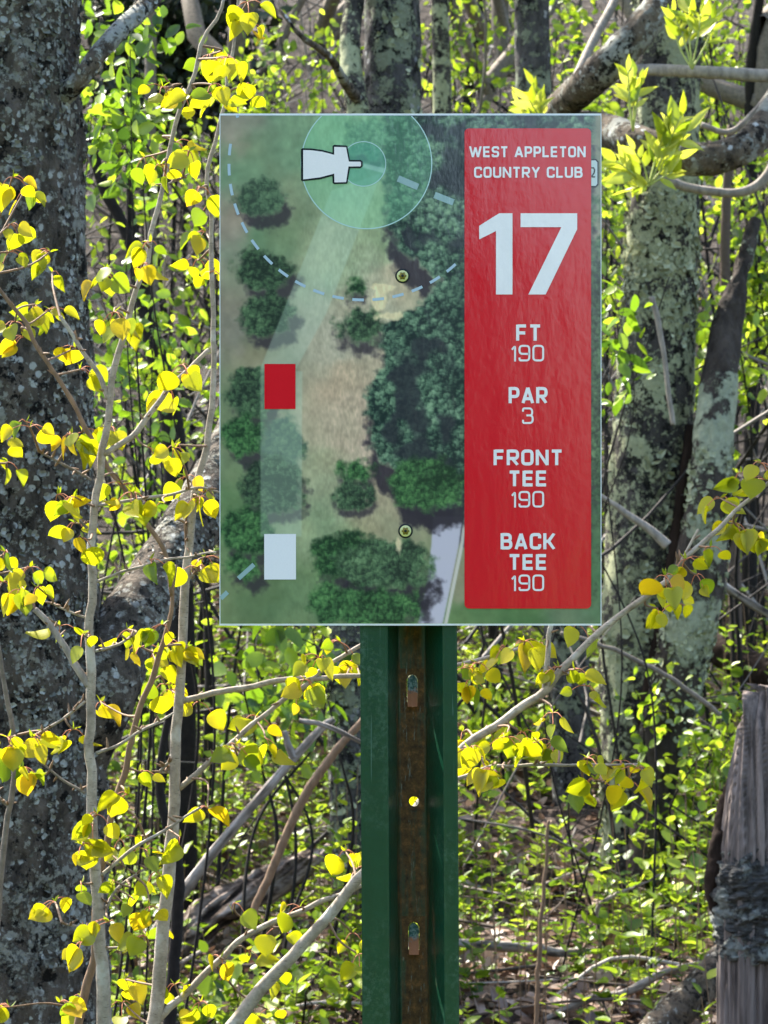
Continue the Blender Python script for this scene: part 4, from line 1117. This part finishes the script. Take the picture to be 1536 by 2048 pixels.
# ---- pale ash shoots with pointed leaflets
def ash_shoot(label, d, base, tips, scale=1.0):
    b = P(*base, d)
    t = thing('ash_shoot', label, 'shoot', b, 'ash shoots opening pale leaflets')
    st, fo = MB(), MB()
    for (x, y, n, L) in tips:
        e = P(x, y, d + R.uniform(-.04, .04))
        mid = (b + e) / 2 + R.randn(3) * .004
        tube(st, [list(b) + [.0022], list(mid) + [.0018], list(e) + [.0012]], 8, n=10)
        ax = norm(e - b); side = norm(np.cross(ax, [0, 1, 0]))
        for k in range(n):
            f = k / max(1, n - 1); sgn = 1 if k % 2 else -1
            p = mid + (e - mid) * f if k < n - 1 else e
            dr = ax * (.75 + .5 * R.rand()) + side * sgn * (0.9 if k < n - 1 else .15) * (.6 + .6 * R.rand()) + np.array([0, R.randn() * .35, R.randn() * .1])
            leaves(fo, 'lance', [p], [norm(dr)], [norm(np.array([R.randn() * .5, -1, R.randn() * .5]))], L * d / F_PX * (.58 + .45 * R.rand()), np.clip(.6 + .3 * R.randn(), 0, 1))
    st.build('stem', M['aspen_pale_stem'], t); fo.build('leaflets', M['aspen_pale'], t)
    return t
M['aspen_pale_stem'] = mat_plain('green_shoot_bark', (.34, .38, .10), .2, 150, .6, .1)
ash_shoot('large pale green shoot of pointed leaflets at the right edge of the sign', 6.22, (1297, 372), [(1315, 300, 5, 52), (1330, 262, 7, 66), (1362, 232, 8, 62), (1375, 262, 5, 70), (1258, 345, 8, 66), (1232, 322, 7, 56), (1268, 300, 5, 56), (1328, 322, 6, 58), (1345, 345, 5, 48), (1270, 378, 6, 50), (1290, 372, 5, 46)])
ash_shoot('small pale shoot of pointed leaflets just above the top edge of the sign', 6.6, (1105, 262), [(1058, 200, 6, 46), (1068, 172, 6, 46), (1082, 190, 6, 44), (1038, 205, 5, 40), (1050, 225, 4, 36)])
ash_shoot('blurred yellow green shoot sprouting from the horizontal pale branch near the top', 6.3, (1384, 138), [(1348, 28, 7, 54), (1378, 14, 7, 58), (1402, 28, 7, 54), (1432, 32, 5, 46), (1345, 44, 4, 42)])
ash_shoot('dull green shoot tuft sprouting from the lower heavy limb below the fork', 6.25, (1266, 262), [(1256, 142, 7, 46), (1268, 150, 7, 50), (1282, 160, 6, 44), (1252, 168, 5, 36)])
# ================================================================== DEAD WOOD: stump, logs, poles
def dead_things():
    d = 5.2
    L = pxline([(1500, 2330, 78), (1500, 2100, 66), (1500, 1950, 64), (1502, 1800, 66), (1505, 1700, 66), (1514, 1600, 60), (1526, 1500, 52), (1538, 1420, 46), (1546, 1375, 40)], d)
    L[0, 2] = float(ground_z(L[0, 0], L[0, 1])) - .05
    t = thing('tree_stump', 'tall weathered grey stump with vertical cracks at the lower right edge', 'stump', L[0][:3])
    mb = MB()
    def dsp(p, r):
        th = np.arctan2(p[..., 1] - L[3, 1], p[..., 0] - L[3, 0])
        gr = fbm(np.stack([np.cos(th) * 9, np.sin(th) * 9, p[..., 2] * 2.2], -1), 4, 71)
        crack = np.clip((np.abs(fbm(np.stack([np.cos(th) * 5, np.sin(th) * 5, p[..., 2] * 1.1], -1), 3, 75) - .5) - .0), 0, .05) / .05
        top = np.clip((p[..., 2] - (CAM_H - 430 * d / F_PX)) / .05, 0, 1) * (vnoise(np.stack([np.cos(th) * 3, np.sin(th) * 3, p[..., 2] * 0], -1), 77) - .6) * .05
        band = np.clip((p[..., 2] - (CAM_H - 1915 * d / F_PX + 1024 * d / F_PX)) / .02, 0, 1) * np.clip((CAM_H - (1700 - 1024) * d / F_PX - p[..., 2]) / .05, 0, 1)
        return (gr - .5) * .022 - (1 - crack) * .007 + top
    c, ring, pts = tube(mb, L, 160, 420, disp=dsp); mb.build('wood', M['stumpwood'], t)
    bk = MB()
    tube(bk, pxline([(1462, 1560, 6, 5.24), (1448, 1620, 15, 5.22), (1440, 1700, 20, 5.2), (1428, 1780, 18, 5.2), (1440, 1850, 6, 5.2)]), 20, 70, disp=bark_disp(.006, 60, 40, 79)); bk.build('bark', M['rotten'], t)
    lc = MB()
    rows = [(1505, 1925, 55), (1505, 1908, 68), (1504, 1860, 72), (1503, 1800, 75), (1502, 1750, 75), (1503, 1715, 66), (1504, 1690, 50)]
    def strata(p, r):
        th = np.arctan2(p[..., 1] - L[3, 1], p[..., 0] - L[3, 0])
        n = fbm(np.stack([np.cos(th) * 4, np.sin(th) * 4, p[..., 2] * 95 + np.sin(th * 2) * 1.5], -1), 3, 83)
        return (n - .45) * .030 + (fbm(p * 90, 3, 85) - .5) * .012
    tube(lc, pxline(rows, d), 140, 150, disp=strata)
    lc.build('crust', M['stumpcrust'], t)
    # fallen logs
    def streaked(mb, L, seg, n, amp, seed, f=(75, .10)):
        ax = norm(L[-1, :3] - L[0, :3])
        def q_(p): return p - (p @ ax)[..., None] * ax * (1 - f[1])
        c, _, pts = tube(mb, L, seg, n, disp=lambda p, r: amp * ((fbm(q_(p) * f[0], 4, seed) - .5) * 2.2 - np.clip(.12 - np.abs(fbm(q_(p) * f[0] * .5, 3, seed + 4) - .5), 0, .12) * 6) + (fbm(p * 16, 2, seed) - .5) * r * .35)
        v = fbm(q_(pts) * f[0] * 1.3, 4, seed + 9) * .75 + .25 * fbm(pts * 30, 3, seed + 11)
        mb.a[-1] = np.clip((v - .5) * 2.6 + .5, 0, 1).reshape(-1)
    def log(label, rows, d, m, name='fallen_log', amp=.006):
        L = pxline(rows, d)
        t = thing(name, label, 'log', L[0][:3])
        mb = MB()
        if m == 'deadbark': streaked(mb, L, 64, 200, amp, 13)
        else: tube(mb, L, 44, 120, disp=bark_disp(amp, 60, 60, R.randint(50)))
        mb.build('wood', M[m], t)
        return t
    log('brown cracked fallen log lying among the green leaves left of the post', [(215, 2075, 30, 6.1), (300, 1965, 36, 6.25), (360, 1885, 38, 6.35), (430, 1825, 38, 6.4), (520, 1775, 34, 6.5), (600, 1735, 28, 6.6), (668, 1705, 16, 6.7)], None, 'deadbark', amp=.014)
    log('grey lichen log end rising from the bottom toward the stump', [(1270, 2110, 32, 5.5), (1340, 2035, 34, 5.55), (1400, 1975, 32, 5.6), (1450, 1915, 30, 5.7), (1490, 1850, 24, 5.85)], None, 'bark_limb')
    log('dark rotten log half hidden behind the right tree', [(1380, 1260, 22, 8.6), (1440, 1300, 30, 8.5), (1520, 1345, 32, 8.4), (1620, 1390, 30, 8.3)], None, 'rotten')
    def pole(label, rows, d, m, stub=None, grp=None):
        L = pxline(rows, d)
        t = thing('dead_branch', label, 'branch', L[0][:3], grp)
        mb = MB()
        if m == 'deadwood': streaked(mb, L, 22, 140, .0022, 17, (140, .08))
        else: tube(mb, L, 14, 90, wob=.004, disp=lambda p, r: r * .3 * (fbm(p * 90, 3, 5) - .5))
        mb.build('wood', M['streakwood' if m == 'deadwood' else m], t)
        if stub: mb = MB(); streaked(mb, pxline(stub, d), 16, 30, .001, 19, (140, .08)); mb.build('stub', M['streakwood'], t)
    pole('smooth grey dead branch with a short stub slanting up toward the post', [(300, 1878, 11.5), (345, 1815, 11.5), (420, 1712, 11.5), (500, 1618, 11), (590, 1512, 10.5), (640, 1458, 9), (668, 1438, 6)], 5.3, 'deadwood', [(588, 1515, 10), (577, 1490, 8), (569, 1462, 6)])
    pole('brown dead branch slanting behind the smooth grey one', [(505, 1830, 8), (560, 1700, 9), (605, 1600, 9), (650, 1532, 9), (690, 1480, 8), (735, 1430, 7), (800, 1370, 5)], 5.5, 'brownstem')
    pole('short white twig bent down to the left edge of the post', [(598, 1442, 4), (640, 1448, 4.5), (690, 1468, 5), (740, 1495, 5), (790, 1530, 5)], 5.0, 'deadwood')
    pole('pale fallen branch lying on the leaf litter right of the post', [(850, 1880, 8), (970, 1890, 10), (1060, 1895, 12), (1120, 1905, 10), (1200, 1900, 6)], 6.2, 'deadwood')
    pole('crooked pale branch along the ground at the bottom right', [(1090, 2040, 7), (1180, 1998, 8), (1250, 1985, 8), (1330, 1945, 7), (1400, 1925, 5)], 5.9, 'deadwood')
    pole('twisted white twig standing among the leaves below the right tree', [(1190, 2000, 4), (1200, 1900, 4), (1195, 1820, 4), (1230, 1790, 4), (1280, 1770, 3), (1320, 1750, 3)], 6.2, 'deadwood')
    pole('thin brown upright twig right of the post near the bottom', [(1072, 2080, 5), (1078, 1900, 4.5), (1088, 1760, 4), (1098, 1640, 3)], 5.4, 'brownstem')
    pole('dark crooked stem standing behind the grey sapling left of the post', [(335, 2090, 14), (346, 1950, 13), (356, 1800, 12), (352, 1700, 11), (330, 1640, 10), (318, 1560, 9), (330, 1480, 8), (338, 1400, 7), (330, 1250, 6), (345, 1100, 5)], 5.0, 'darkstem')
    pole('thin diagonal dark branch crossing the right tree', [(1120, 1265, 4), (1230, 1300, 4.5), (1330, 1350, 5), (1410, 1405, 5), (1440, 1430, 4)], 6.4, 'twiggrey')
    pole('slanting pale dead limb in the brush at the right edge', [(1440, 1165, 9), (1490, 1200, 9), (1560, 1240, 8)], 7.6, 'deadwood')
M['stumpcrust'] = mat_bark('layered_crust', (.012, .011, .010), (.085, .082, .076), (.24, .25, .22), 42, 5.0, (16, .52, .56), None, bump=1.0)
M['stumpwood'] = mat_plain('weathered_stump', (.15, .12, .105), .75, 60, .92, .8, .1, .08)
dead_things()

# ================================================================== SHRUBS ON THE SLOPE
def shrub(label, x, ytop, ybot, w, d, n_leaf, lsize, leaf_m, stems=5, stem_m='darkstem', kind='oval', rs=5, name='green_shrub', cat='shrub', group='leafy shrubs on the wooded slope', clump=.05):
    """stems fan out of one foot; leaves sit in sprays along their twigs. x, ytop, ybot, w in photo pixels"""
    foot = P(x, max(ybot, 1024), d); foot[2] = float(ground_z(foot[0], foot[1]))
    t = thing(name, label, cat, foot, group)
    st, fo = MB(), MB(); tips = []
    for k in range(stems):
        e = P(x + R.uniform(-.5, .5) * w, ytop + R.uniform(0, .35) * (ybot - ytop), d + R.uniform(-.35, .35))
        b = foot + np.array([R.randn() * .06, R.randn() * .06, -.03])
        m1 = b + (e - b) * .4 + np.array([R.randn() * .07, R.randn() * .05, .04]); m2 = b + (e - b) * .75 + R.randn(3) * .06
        r = rs * d / F_PX * R.uniform(.6, 1.1)
        c, _, _ = tube(st, [list(b) + [r], list(m1) + [r * .8], list(m2) + [r * .5], list(e) + [r * .2]], 7, n=30)
        zlo = CAM_H - (ybot - 1024) * d / F_PX
        pool = c[c[:, 2] > zlo] if (c[:, 2] > zlo).sum() > 3 else c[-8:]
        for q in range(9):
            p = pool[R.randint(len(pool))][:3]
            e2 = p + norm(R.randn(3) + np.array([0, 0, .5])) * w * d / F_PX * R.uniform(.10, .38)
            tube(st, [list(p) + [r * .3], list((p + e2) / 2 + R.randn(3) * .01) + [r * .22], list(e2) + [r * .12]], 4, n=6, cap=False)
            tips += [p + (e2 - p) * f for f in (.45, .75, 1.0)]
    tips = np.array(tips)
    k = R.randint(0, len(tips), n_leaf)
    pos = tips[k] + R.randn(n_leaf, 3) * clump
    yd = norm(R.randn(n_leaf, 3) * .8 + np.array([0, 0, -.35])); nr = norm(R.randn(n_leaf, 3) * .7 + np.array([0, -.35, .75]))
    leaves(fo, kind, pos, yd, nr, lsize * d / F_PX * (.6 + .7 * R.rand(n_leaf)), np.clip(.5 + .3 * R.randn(n_leaf), 0, 1))
    st.build('stems', M[stem_m], t); fo.build('foliage', M[leaf_m], t)
    return t

shrub('bright green leafy sapling just right of the thick trunk, high in the view', 255, -60, 430, 190, 5.0, 330, 34, 'green', 4, rs=4, clump=.03)
shrub('green sapling with small round leaves behind the grey sapling, halfway up', 300, 500, 900, 230, 6.0, 330, 26, 'green', 4, rs=4)
shrub('loose light green brush behind the grey saplings, left of the sign', 330, 160, 760, 300, 8.6, 620, 22, 'fargreen', 7, clump=.06)
shrub('evergreen bush at the top left, its shaded hollow put into nearly black leaf colour', 350, -80, 200, 210, 13.0, 3600, 26, 'shade_ever', 7, kind='far', rs=6, name='shaded_evergreen', clump=.16)
shrub('light green brush between the evergreen and the mottled trunk, above the sign', 560, 60, 330, 330, 10.0, 620, 19, 'fargreen', 6, clump=.06)
shrub('thin green brush right of the slim trunk, above the sign', 960, -40, 320, 200, 11.0, 420, 18, 'fargreen', 5, clump=.06)
shrub('bright green brush seen through the fork of the heavy limbs', 1170, -80, 420, 230, 10.0, 760, 20, 'fargreen', 6, clump=.06)
shrub('yellow green brush under the upper heavy limb, right of the sign corner', 1235, 200, 620, 150, 9.0, 460, 20, 'fargreen', 4, clump=.05)
shrub('pale green brush in the top right corner behind bare branches', 1450, -120, 360, 260, 11.5, 720, 20, 'fargreen', 6, clump=.07)
shrub('green brush behind the lower heavy limb at the right edge', 1490, 300, 720, 230, 9.6, 700, 22, 'fargreen', 6, clump=.06)
shrub('fresh green leaves beside the bare dead half of the right tree', 1465, 560, 900, 170, 8.2, 330, 26, 'fargreen', 4, clump=.045)
shrub('dim green leaves squeezed between the sign edge and the lichen tree', 1220, 460, 840, 70, 6.2, 90, 34, 'green', 3, rs=3, clump=.02)
shrub('broad leaved green bush under the lower left corner of the sign', 545, 1225, 1520, 230, 6.1, 190, 40, 'green', 5, clump=.035)
shrub('bright green bush behind the leaning limb of the thick trunk', 290, 960, 1500, 190, 7.0, 560, 24, 'fargreen', 5, clump=.05)
shrub('bright green bush between the right tree and the stump', 1415, 1370, 1830, 160, 7.0, 620, 27, 'fargreen', 6, clump=.05)
shrub('low green bush right of the post below the sign', 985, 1260, 1700, 150, 8.0, 420, 22, 'cover', 5, clump=.05)
shrub('low leafy bush in front of the fallen log', 430, 1945, 2070, 150, 5.75, 130, 34, 'cover', 4, rs=3, clump=.03)
shrub('low leafy plant at the foot of the right tree', 1290, 1830, 2010, 150, 6.3, 110, 34, 'cover', 4, rs=3, clump=.03)
shrub('leafy plant close to the left side of the post near the bottom', 660, 1880, 2080, 120, 5.8, 110, 34, 'cover', 4, rs=3, clump=.03)

# ---- dark fork of a young tree and other thin trunks up the slope
t_ = thin_trunk('young_tree', 'dark young trunk between the thick trunk and the sign, forking in two', [(262, 95, 5), (258, 300, 7), (262, 440, 9), (272, 520, 17), (300, 660, 19), (335, 800, 22), (352, 950, 24), (365, 1400, 28)], 6.6, M['darkstem'], crn=False)
mb = MB(); tube(mb, pxline([(275, 525, 14), (232, 440, 11), (205, 390, 12), (180, 310, 11), (140, 150, 9), (120, -100, 6)], 6.58), 14, 50, wob=.02); mb.build('fork', M['darkstem'], t_)
G_ = 'slender trunks far up the slope'
for rows, d, m, lab in (([(462, -80, 8), (478, 120, 9), (520, 420, 10), (540, 900, 12)], 11.0, 'darkstem', 'slender dark trunk left of the mottled trunk, reaching the sign top'),
                        ([(305, -60, 10), (300, 300, 12), (305, 700, 13), (300, 1100, 15)], 10.5, 'twiggrey', 'slender grey trunk behind the green sapling left of the sign'),
                        ([(1300, -90, 38), (1330, 160, 44), (1340, 420, 46), (1345, 1000, 48)], 10.5, 'bark_mid', 'stout dark trunk up the slope behind the heavy limbs'),
                        ([(975, -80, 7), (935, 200, 9), (900, 700, 11)], 12.0, 'darkstem', 'slender dark trunk leaning left beside the slim lichen trunk'),
                        ([(1010, -60, 9), (1000, 130, 10), (930, 330, 12), (880, 800, 14)], 13.0, 'twiggrey', 'slender grey trunk curving behind the red panel'),
                        ([(1525, -60, 10), (1500, 200, 12), (1510, 600, 14), (1500, 1000, 16)], 10.0, 'darkstem', 'slender dark trunk at the right edge behind the lower limb'),
                        ([(1462, 250, 8), (1450, 520, 10), (1462, 900, 12), (1470, 1200, 13)], 9.2, 'deadbark', 'slender brown trunk between the dead half and the right edge'),
                        ([(640, -70, 7), (560, 100, 8), (520, 330, 9), (500, 900, 10)], 12.5, 'twiggrey', 'slender grey trunk leaning right above the left half of the sign'),
                        ([(400, 900, 9), (410, 1150, 10), (420, 1350, 11), (415, 1560, 12)], 7.4, 'darkstem', 'slender dark trunk just left of the lower sign corner'),
                        ([(980, 1200, 10), (1000, 1400, 11), (1010, 1640, 12)], 8.8, 'darkstem', 'slender dark trunk right of the post under the sign')):
    thin_trunk('slender_tree', lab, rows, d, M[m], seg=14, group=G_, crn=(rows[0][1] < 0))

# ================================================================== STUFF: thicket, twigs, ground cover, litter
def lateral(n):
    """sideways spread per metre of distance: densest ahead, thinner well out to both sides"""
    side = np.where(R.rand(n) < .5, -1.0, 1.0) * R.uniform(.2, .52, n)
    return np.where(R.rand(n) < .66, R.uniform(-.215, .22, n), side)

def thicket():
    fo = MB()
    # leafy twigs on the slope from 8 m to 25 m, in drifts
    n = 3600
    d = 8.2 + 17 * R.rand(n) ** .85; X = lateral(n) * d; Y = d - D_SIGN
    ok = fbm(np.stack([X * .9, Y * .5, X * 0], -1), 3, 31) > .40 + .18 * R.rand(n)
    lt = MB(); X, Y, d = X[ok], Y[ok], d[ok]
    for x, y, dd in zip(X, Y, d):
        p = np.array([x, y, float(ground_z(x, y)) + R.rand() ** 1.4 * (.9 + .05 * dd)])
        L = R.uniform(.22, .75); dr = norm(np.array([R.randn(), R.randn() * .7, R.uniform(-.2, 1.0)]))
        e = p + dr * L; mid = (p + e) / 2 + R.randn(3) * .06 * L
        c, _, _ = tube(lt, [list(p) + [.0035], list(mid) + [.0026], list(e) + [.001]], 4, n=8, cap=False)
        m = R.randint(9, 20); sz = R.uniform(.018, .046) * (.75 + .25 * dd / 12); tn = R.rand()
        f = np.sort(R.uniform(1.0, 7, m)); i0 = np.clip(f.astype(int), 0, 6); w = (f - i0)[:, None]
        pos = c[i0, :3] * (1 - w) + c[i0 + 1, :3] * w
        sd = norm(np.cross(dr, R.randn(3))); sgn = np.where(np.arange(m) % 2 == 0, 1.0, -1.0)[:, None]
        yd = norm(dr * .6 + sd * sgn + R.randn(m, 3) * .4 + np.array([0, 0, -.25]))
        leaves(fo, 'oval' if dd < 13 else 'far', pos + yd * .006, yd, norm(R.randn(m, 3) * .6 + np.array([0, -.2, .9])), sz * (.5 + .7 * R.rand(m)), np.clip(tn * .8 + .25 * R.rand(m), 0, 1))
    o = fo.build('thicket', M['fargreen'], smooth=False, origin=(0, 10, 2))
    tag(o, 'mass of small light green spring leaves over the wooded slope', 'thicket', kind='stuff')
    lt.build('leafy_twigs', M['darkstem'], o)
    tw = MB()
    for k in range(2000):
        d = R.uniform(6.5, 21)
        X = float(lateral(1)[0]) * d * .9; Y = d - D_SIGN; z = float(ground_z(X, Y))
        p = np.array([X, Y, z + R.rand() ** 1.6 * (.5 + .07 * d)])
        dr = norm(np.array([R.randn() * .8, R.randn() * .6, abs(R.randn()) * .9 + .1])); L = R.uniform(.25, 1.3)
        e = p + dr * L; mid = (p + e) / 2 + R.randn(3) * .08 * L
        r = R.uniform(.0012, .006) * (.5 + d / 14)
        tube(tw, [list(p) + [r], list(mid) + [r * .8], list(e) + [r * .35]], 5, n=9, cap=False, a=R.rand())
    k = NT('brush_twig_bark')
    c = k.ramp(k.attr("tint"), [(0, (.012, .010, .009)), (.6, (.032, .026, .022)), (.82, (.15, .13, .11)), (1, (.36, .32, .28))])
    tag(tw.build('brush_twigs', k.princ(c, .8, .3), origin=(0, 10, 2)), 'tangle of bare dark and grey twigs over the wooded slope', 'brush', kind='stuff')
thicket()

def ground_cover():
    fo, st = MB(), MB()
    n = 11000
    d = 5.5 + 6.0 * R.rand(n) ** 1.15; X = lateral(n) * d; Y = d - D_SIGN
    dens = fbm(np.stack([X * 2.2, Y * 1.6, X * 0], -1), 3, 63)
    bare = np.clip((6.5 - d) / .5, 0, 1) * np.clip((X + .05) / .2, 0, 1)      # leaf litter shows right of the post
    ok = (dens > .30 + .18 * R.rand(n)) & (R.rand(n) > bare * .74)
    sx = 768 + X / d * F_PX; sy = 1024 - (ground_z(X, Y) + .14 - CAM_H) / d * F_PX
    lg = np.interp(sx, [200, 300, 360, 430, 520, 600, 670], [2080, 1965, 1885, 1825, 1775, 1735, 1700])
    ok &= ~((np.abs(sy - lg - 30) < 75) & (sx > 200) & (sx < 690) & (d < 6.7))
    dens = dens[ok]; X, Y, d = X[ok], Y[ok], d[ok]; n = len(X)
    Zg = ground_z(X, Y); H = .04 + .30 * R.rand(n) ** 1.4 * (.6 + .8 * (dens > .5))
    top = np.stack([X + R.randn(n) * .03, Y + R.randn(n) * .03, Zg + H], -1); bot = np.stack([X, Y, Zg - .02], -1)
    # stems as thin three-sided prisms
    ang = np.array([0, 2.1, 4.2]); off = np.stack([np.cos(ang), np.sin(ang), ang * 0], -1) * .0016
    v = np.concatenate([bot[:, None] + off, top[:, None] + off * .6], 1)
    qd = np.array([(0, 1, 4, 3), (1, 2, 5, 4), (2, 0, 3, 5)])
    st.add(v.reshape(-1, 3), (qd[None] + (np.arange(n) * 6)[:, None, None]).reshape(-1, 4), a=.3)
    m = 8
    f = np.tile(np.linspace(.45, 1.0, m), (n, 1)) + R.randn(n, m) * .05
    pos = bot[:, None] + (top - bot)[:, None] * f[..., None]
    az = np.arange(m)[None] * 2.4 + R.rand(n, 1) * 6.28
    el = .15 + .55 * R.rand(n, m) + .4 * (f - .45)
    yd = np.stack([np.cos(az) * np.cos(el), np.sin(az) * np.cos(el), np.sin(el)], -1)
    nr = np.stack([-np.cos(az) * .5, -np.sin(az) * .5, np.ones_like(az)], -1) + R.randn(n, m, 3) * .3
    sz = (.018 + .018 * R.rand(n))[:, None] * (.7 + .5 * R.rand(n, m))
    tint = np.clip(.5 + .28 * R.randn(n)[:, None] + .15 * R.randn(n, m), 0, 1)
    leaves(fo, 'oval', pos.reshape(-1, 3), yd.reshape(-1, 3), nr.reshape(-1, 3), sz.ravel(), tint.ravel())
    o = fo.build('undergrowth', M['cover'], smooth=True, origin=(0, 5, .5))
    tag(o, 'dense low undergrowth of small oval green leaves covering the bank', 'undergrowth', kind='stuff')
    s_ = st.build('leaf_stems', M['brownstem'], o)
ground_cover()

def litter():
    mb = MB(); n = 22000
    d = 5.3 + 5.5 * R.rand(n) ** 1.5; X = lateral(n) * d; Y = d - D_SIGN
    Z = ground_z(X, Y) + .004 + .022 * R.rand(n)
    pos = np.stack([X, Y, Z], -1)
    leaves(mb, 'oval', pos, R.randn(n, 3) * np.array([1, 1, .35]), norm(R.randn(n, 3) * .5 + np.array([0, 0, 1])), .022 + .035 * R.rand(n), R.rand(n) ** .8)
    tag(mb.build('leaf_litter', M['litter'], smooth=False, origin=(0, 5, .4)), 'dry brown and pinkish fallen leaves covering the ground', 'leaf litter', kind='stuff')
    tw = MB()
    for k in range(340):
        d = R.uniform(5.4, 9.5); X = float(lateral(1)[0]) * d; Y = d - D_SIGN
        a = R.rand() * 6.28; L = R.uniform(.10, .6)
        dr = np.array([math.cos(a), math.sin(a), 0])
        p = np.array([X, Y, 0]) - dr * L / 2; e = p + dr * L; mid = (p + e) / 2 + np.array([R.randn() * .03, R.randn() * .03, 0])
        rows = []
        r = R.uniform(.0015, .005)
        for q, rr in ((p, r), (mid, r * .85), (e, r * .5)):
            rows.append([q[0], q[1], float(ground_z(q[0], q[1])) + .015 + R.rand() * .07, rr])
        tube(tw, rows, 5, n=9, a=R.rand(), cap=False)
    k = NT('fallen_twig_bark'); c = k.ramp(k.attr("tint"), [(0, (.05, .04, .032)), (.6, (.11, .085, .068)), (1, (.40, .35, .30))])
    tag(tw.build('fallen_twigs', k.princ(c, .85, .2), origin=(0, 5, .4)), 'thin dead twigs scattered over the leaf litter', 'twigs', kind='stuff')
litter()

def shade_canopy():  # unseen leaves added overhead to block sky light and dapple the sun
    fo, tw = MB(), MB(); n = 1900
    X = R.uniform(-8, 6, n); Y = R.uniform(3.4, 19, n); d = Y + D_SIGN
    ok = fbm(np.stack([X * .55, Y * .55, X * 0], -1), 3, 71) > .40 + .10 * R.rand(n)
    X, Y, d = X[ok], Y[ok], d[ok]
    Z = np.maximum(CAM_H + .21 * d + .3, ground_z(X, Y) + 2.2) + R.rand(len(X)) * 3.2
    for x, y, z in zip(X, Y, Z):
        p = np.array([x, y, z]); dr = norm(np.array([R.randn(), R.randn(), R.randn() * .35])); L = R.uniform(.5, 1.2)
        tube(tw, [list(p) + [.008], list(p + dr * L * .5 + R.randn(3) * .05) + [.005], list(p + dr * L) + [.002]], 4, n=6, cap=False)
        m = 15
        pos = p + dr * (R.rand(m, 1) * L) + R.randn(m, 3) * .08
        leaves(fo, 'far', pos, R.randn(m, 3), norm(R.randn(m, 3) * .5 + np.array([0, 0, 1])), .07 + .05 * R.rand(m), R.rand(m))
    o = fo.build('shade_canopy', M['green'], smooth=False, origin=(0, 8, 5))
    tag(o, 'unseen mass of spring leaves added overhead to shade the wood', 'shade_canopy', kind='stuff')
    tw.build('shade_canopy_twigs', M['darkstem'], o)
shade_canopy()

# ---- unseen wood added behind the viewer to darken what the glossy sign mirrors
def reflection_wood():
    wd, fo = MB(), MB()
    for (x, y, h, w) in ((-9, -19, 9, 3.2), (-5.2, -18, 10, 3.0), (-1.55, -18, 9.5, 2.7), (5.2, -21, 8, 2.4), (8.5, -20, 10, 3.2), (12.5, -22, 9, 3)):
        z = float(ground_z(x, y))
        tube(wd, [[x, y, z - .2, .22], [x + .1, y, z + h * .4, .16], [x, y, z + h * .85, .05]], 10, n=14)
        n = 7000
        u = norm(R.randn(n, 3)) * (R.rand(n, 1) ** .45); u += .25 * (fbm(u * 2.4 + x, 3, 9)[:, None] - .5) * norm(u)
        pos = np.array([x, y, z + h * .5]) + u * np.array([w, w * .8, h * .5])
        low = np.stack([x + w * R.uniform(-1, 1, 3200), y + R.uniform(-.8, .8, 3200), z + R.uniform(0, 4.5, 3200)], -1)
        pos = np.vstack([pos, low]); n = len(pos)
        if -2 < x < 0: pos = pos[~((pos[:, 0] > .35) & (pos[:, 2] > 3.2))]; n = len(pos)
        leaves(fo, 'far', pos, R.randn(n, 3), R.randn(n, 3), .22 + .16 * R.rand(n), R.rand(n))
    o = fo.build('reflection_wood', M['reflectwood'], smooth=False, origin=(0, -19, 0))
    tag(o, 'unseen row of leafy trees added behind the viewer to shape the sign reflection', 'wood', kind='stuff')
    wd.build('trunks', M['darkstem'], o)
M['reflectwood'] = mat_leaf('reflection_wood_leaf', [(.008, .014, .004), (.014, .026, .007), (.025, .04, .010)], .3, .0)
reflection_wood()
